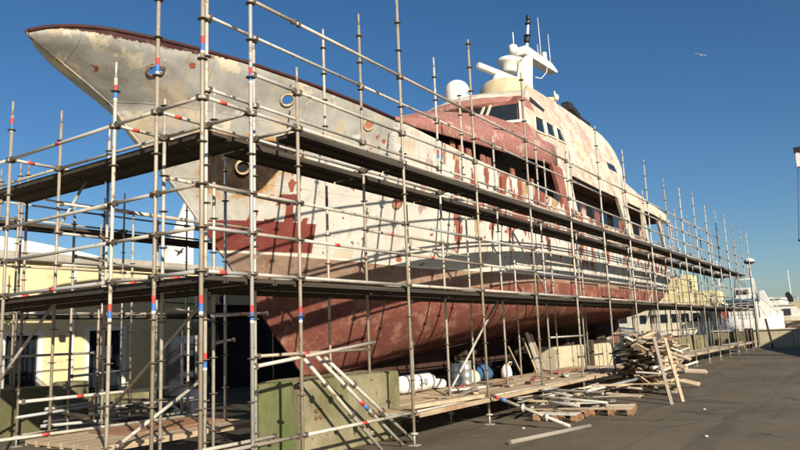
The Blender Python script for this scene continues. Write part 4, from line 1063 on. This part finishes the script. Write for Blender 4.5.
# boats beyond the wall
def hullmesh(par, x_, y0, y1, z0, z1, w_, mat):
    m = MB(); rows = []
    for k in range(13):
        q = k/12; y = y0+(y1-y0)*q; b = w_*(1-(abs(2*q-1))**3*.75)
        zz = z1+(.5*abs(2*q-1)**2)
        rows.append([(x_-b, y, zz), (x_-b*.9, y, (zz+z0)/2), (x_-b*.5, y, z0), (x_+b*.5, y, z0), (x_+b*.9, y, (zz+z0)/2), (x_+b, y, zz)])
    ids = m.grid(rows, closed=True); m.face(ids[0]); m.face(ids[-1][::-1]); return m.build('hull', M[mat], par)
b1 = empty('moored_boat', (62, 13, 0), 'yellow and cream boat with a row of cabin windows behind the stern', 'boat')
hullmesh(b1, 63, 8.6, 19, -.5, 1.2, 2.6, 'cream')
m = MB(); m.box((61, 9.4, 1.25), (65, 17, 3.1)); c1 = m.build('cabin', M['cream'], b1); windows(c1, 61, 9.8, 16.6, 1.9, 2.6, 8)
m = MB(); m.box((60.8, 9.8, 3.12), (64.6, 16.4, 3.2)); m.box((61.2, 10.2, 3.2), (64.2, 16, 4.35)); m.build('deckhouse', M['boat_yellow'], b1)
m = MB(); m.box((61.4, 12.1, 4.35), (63.5, 14.0, 5.75)); m.build('deckhouse', M['boat_yellow'], b1)
m = MB(); m.box((61.3, 14.2, 4.37), (63.5, 15.8, 5.35)); c2 = m.build('wheelhouse', M['white'], b1); windows(c2, 61.3, 14.3, 15.7, 4.65, 5.15, 3, .25)
b2 = empty('moored_boat', (60, 8, 0), 'white boat with blue trimmed wheelhouse and radar arch beside the lamp post', 'boat')
hullmesh(b2, 60, 5.6, 9.9, -.5, 1.9, 1.5, 'white')
m = MB(); m.box((59, 7.2, 2.0), (61, 9.2, 3.3)); c3 = m.build('wheelhouse', M['white'], b2); windows(c3, 59, 7.25, 9.15, 2.55, 3.1, 4, .2)
m = MB(); m.box((58.8, 7.0, 3.3), (61.2, 9.5, 3.45)); m.build('roof', M['tarp_blue'], b2)
m = MB(); m.box((59.3, 7.6, 3.46), (60.5, 8.6, 4.3)); c4 = m.build('flybridge', M['white'], b2); windows(c4, 59.3, 7.65, 8.55, 3.8, 4.15, 2, .2)
m = MB(); m.path([(60, 7.2, 3.4), (60, 7.35, 5.0), (60, 8.6, 5.0), (60, 8.8, 3.4)], .07, 6); m.build('radar_arch', M['white'], b2)
m = MB(); m.tube((60, 9.8, 2), (60, 9.8, 6.6), .05, 6); m.build('mast', M['white'], b2)
m = MB(); m.prism([(59.5, 6.95, 4.0), (59.5, 6.7, 4.05), (59.5, 6.1, 2.6), (59.5, 5.7, 1.2), (59.5, 7.1, 1.2), (59.5, 7.05, 2.6)], (0, 0, 0), (.5, 0, 0)); m.build('bow_panel', M['white'], b2)
m = MB()
for k in range(9): m.tube((58.6, 5.8+.5*k, 2.2), (58.6, 5.8+.5*k, 2.95), .02, 5)
m.tube((58.6, 5.8, 2.95), (58.6, 9.8, 2.95), .025, 5); m.tube((58.6, 5.8, 2.6), (58.6, 9.8, 2.6), .018, 5); m.build('railing', M['white'], b2)
m = MB(); m.path([(60, 9.8, 6.5), (60, 8.0, 4.4)], .015, 5); m.path([(60, 9.8, 6.5), (59, 5.7, 2.2)], .015, 5); m.build('rigging', M['black'], b2)
b3 = empty('moored_boat', (63, 4, 0), 'broad white boat with one dark window at the right edge beyond the wall', 'boat')
hullmesh(b3, 63, -1, 7.2, -.5, 1.9, 1.6, 'cream')
m = MB(); m.box((61.7, .2, 1.95), (64, 6.6, 2.85)); c5 = m.build('cabin', M['white'], b3)
m = MB(); m.box((61.64, 5.2, 2.1), (61.72, 5.75, 2.6)); m.build('window', M['bluegrey'], c5)
m = MB(); m.box((61.6, .2, 2.86), (64.1, 6.7, 2.95)); m.build('roof', M['cream'], b3)
for z_ in (1.2, 1.6): 
    m = MB(); m.box((61.25, -.5, z_), (61.5, 6.3, z_+.07)); m.build('rub_rail', M['rust'], b3)
m = MB()
for k in range(12): m.tube((61.6, .2+.55*k, 2.95), (61.6, .2+.55*k, 3.5), .02, 5)
m.tube((61.6, .2, 3.5), (61.6, 6.3, 3.5), .025, 5); m.build('railing', M['white'], b3)
for k in range(5):
    m = MB(); m.lathe((61.2, .5+1.3*k, 1.0), [(.05, 0), (.15, .1), (.15, .5), (.05, .6)], 10); m.build('fender', M['black'], b3)
for k in range(3):
    m = MB(); m.box((61.66, .8+1.4*k, 2.2), (61.72, 1.6+1.4*k, 2.6)); m.build('window', M['glass'], c5)
m = MB()
for k in range(14): m.tube((60.9, 9.6+.5*k, 3.2), (60.9, 9.6+.5*k, 3.75), .02, 5)
m.tube((60.9, 9.6, 3.75), (60.9, 16.2, 3.75), .025, 5); m.build('railing', M['white'], b1)
m = MB(); m.tube((62.5, 13, 5.75), (62.5, 13, 8.2), .05, 6, .03); m.build('mast', M['white'], b1)
# white flat roofed buildings far off
hb1 = empty('harbour_building', (95, 12, 0), 'low white flat roofed building on the far quay behind the lamp post', 'building')
m = MB(); m.box((95, 9.0, 0), (105, 15.6, 4.3)); c6 = m.build('wall', M['white'], hb1); windows(c6, 95, 9.3, 15.3, 2.9, 3.5, 5, .6)
m = MB(); m.box((94.8, 8.8, 4.3), (105.2, 15.8, 4.55)); m.build('roof', M['white'], hb1)
hb2 = empty('harbour_building', (110, 4, 0), 'cream warehouse on the far quay at the right edge', 'building')
m = MB(); m.box((110, -4, 0), (122, 9.8, 3.4)); m.build('wall', M['cream'], hb2)
m = MB(); m.box((109.8, -4.2, 3.4), (122.2, 10.0, 3.7)); m.build('roof', M['grey_render'], hb2)
hb3 = empty('harbour_building', (100, 30, 0), 'pale harbour shed seen through the scaffold behind the stern', 'building')
m = MB(); m.box((100, 19, 0), (112, 38, 4.6)); c7 = m.build('wall', M['cream'], hb3); windows(c7, 100, 19.5, 37, 2.2, 3.4, 8, .5)
m = MB(); m.box((99.7, 18.7, 4.6), (112.3, 38.3, 4.9)); m.build('roof', M['grey_render'], hb3)
# distant masts
for k, (yy, top, lean) in enumerate(((9.9, 8.2, .9), (10.4, 6.6, .1), (6.9, 7.0, .1))):
    m = MB(); m.tube((85, yy, 0), (85, yy+lean, top), .07, 6, .04); tag(m.build('sailing_mast', M['white']), ['tilted bare white mast right behind the lamp post', 'short upright white mast closest to the lamp post', 'thin white mast far right above the warehouse'][k], 'mast')
fl = empty('flag', (49.6, 8.6, 0), 'small red flag hanging from a staff beyond the far scaffold', 'flag')
m = MB(); m.tube((50.5, 8.3, 0), (50.5, 8.3, 3.0), .025, 6); m.build('staff', M['tube'], fl)
m = MB(); rows = [[(50.5+.04*math.sin(k*1.3+j), 8.27-.07*k, 2.75-.2*j-.05*k*(1+.3*j)) for k in range(6)] for j in range(4)]
m.grid(rows); m.build('cloth', M['red'], fl)
# loader with raised boom at the right edge
ld = empty('loader', (56, 2.6, 0), 'yellow loader boom with black claw rising behind the wall at right', 'loader')
m = MB(); m.beam((56, 3.2, 1.6), (56, 4.55, 3.05), .25, .3); m.build('boom', M['yellowed'], ld)
m = MB(); m.prism([(56, 4.45, 3.0), (56, 4.75, 2.95), (56, 4.95, 3.5), (56, 4.8, 3.7), (56, 4.62, 3.6), (56, 4.5, 3.3)], (-.15, 0, 0), (.15, 0, 0)); m.build('claw', M['black'], ld)
m = MB(); m.box((55, .6, .5), (57, 3.2, 1.7)); m.build('body', M['yellowed'], ld)
m = MB(); m.box((55.2, .9, 1.7), (56.8, 2.2, 2.6)); m.build('cab', M['glass'], ld)
for yy in (1.0, 2.8):
    m = MB(); m.lathe((54.8, yy, .5), [(.2, 0), (.5, .02), (.5, .3), (.2, .32)], 18, 'x'); m.build('wheel', M['black'], ld)
# crane at the right edge: only its hook block and hanging bar reach into view
cr_ = empty('mobile_crane', (36, -5, 0), 'crane head and hanging spreader bar at the right edge of the sky', 'crane')
m = MB(); m.beam((36, -5, 1.2), (35.6, 1.62, 9.35), .5, .5); m.build('boom', M['yellowed'], cr_)
m = MB(); m.box((35.4, 1.72, 8.5), (35.75, 2.02, 9.15)); m.build('head', M['white'], cr_)
m = MB(); m.box((35.38, 1.7, 9.15), (35.8, 2.08, 9.4)); m.build('sheave', M['black'], cr_)
for (p, q) in (((35.55, 2.0, 8.5), (35.5, 2.33, 5.22)), ((35.6, 1.8, 8.5), (35.6, 1.5, 5.22))):
    m = MB(); m.tube(p, q, .012, 5); m.build('cable', M['black'], cr_)
m = MB(); m.tube((35.5, 2.36, 5.2), (35.6, .6, 5.2), .04, 8); m.build('spreader_bar', M['black'], cr_)
m = MB(); m.box((34.5, -9, .4), (37.5, -3.5, 1.6)); m.build('carrier', M['yellowed'], cr_)
for yy in (-8.2, -6.2, -4.3):
    m = MB(); m.lathe((34.3, yy, .5), [(.2, 0), (.5, .02), (.5, .3), (.2, .32)], 18, 'x'); m.build('wheel', M['black'], cr_)
# shed outside the frame on the right whose shadow falls across the far corner
sh = empty('shed', (45, -8, 0), 'plain grey shed off to the right of the yard', 'shed')
m = MB(); m.prism([(32, -3, 0), (62, -3, 0), (62, -3, 4.8), (46, -3, 4.8), (32, -3, 2.75)], (0, 0, 0), (0, -10, 0)); m.build('wall', M['grey_render'], sh)
# gull
gl = MB(); c = Vector((52, 8, 20.8))
gl.lathe(c, [(.01, -.16), (.05, -.08), (.06, .03), (.03, .12), (.01, .17)], 10, 'x')
for s_ in (-1, 1):
    gl.prism([c+Vector((.06, .04*s_, .02)), c+Vector((-.06, .04*s_, .02)), c+Vector((-.08, .2*s_, .16 if s_ > 0 else -.05)), c+Vector((-.1, .38*s_, .22 if s_ > 0 else -.2)), c+Vector((.0, .22*s_, .18 if s_ > 0 else -.03))], (0, 0, -.008), (0, 0, .008))
tag(gl.build('seagull', M['white']), 'white seagull gliding high in the blue sky', 'bird')
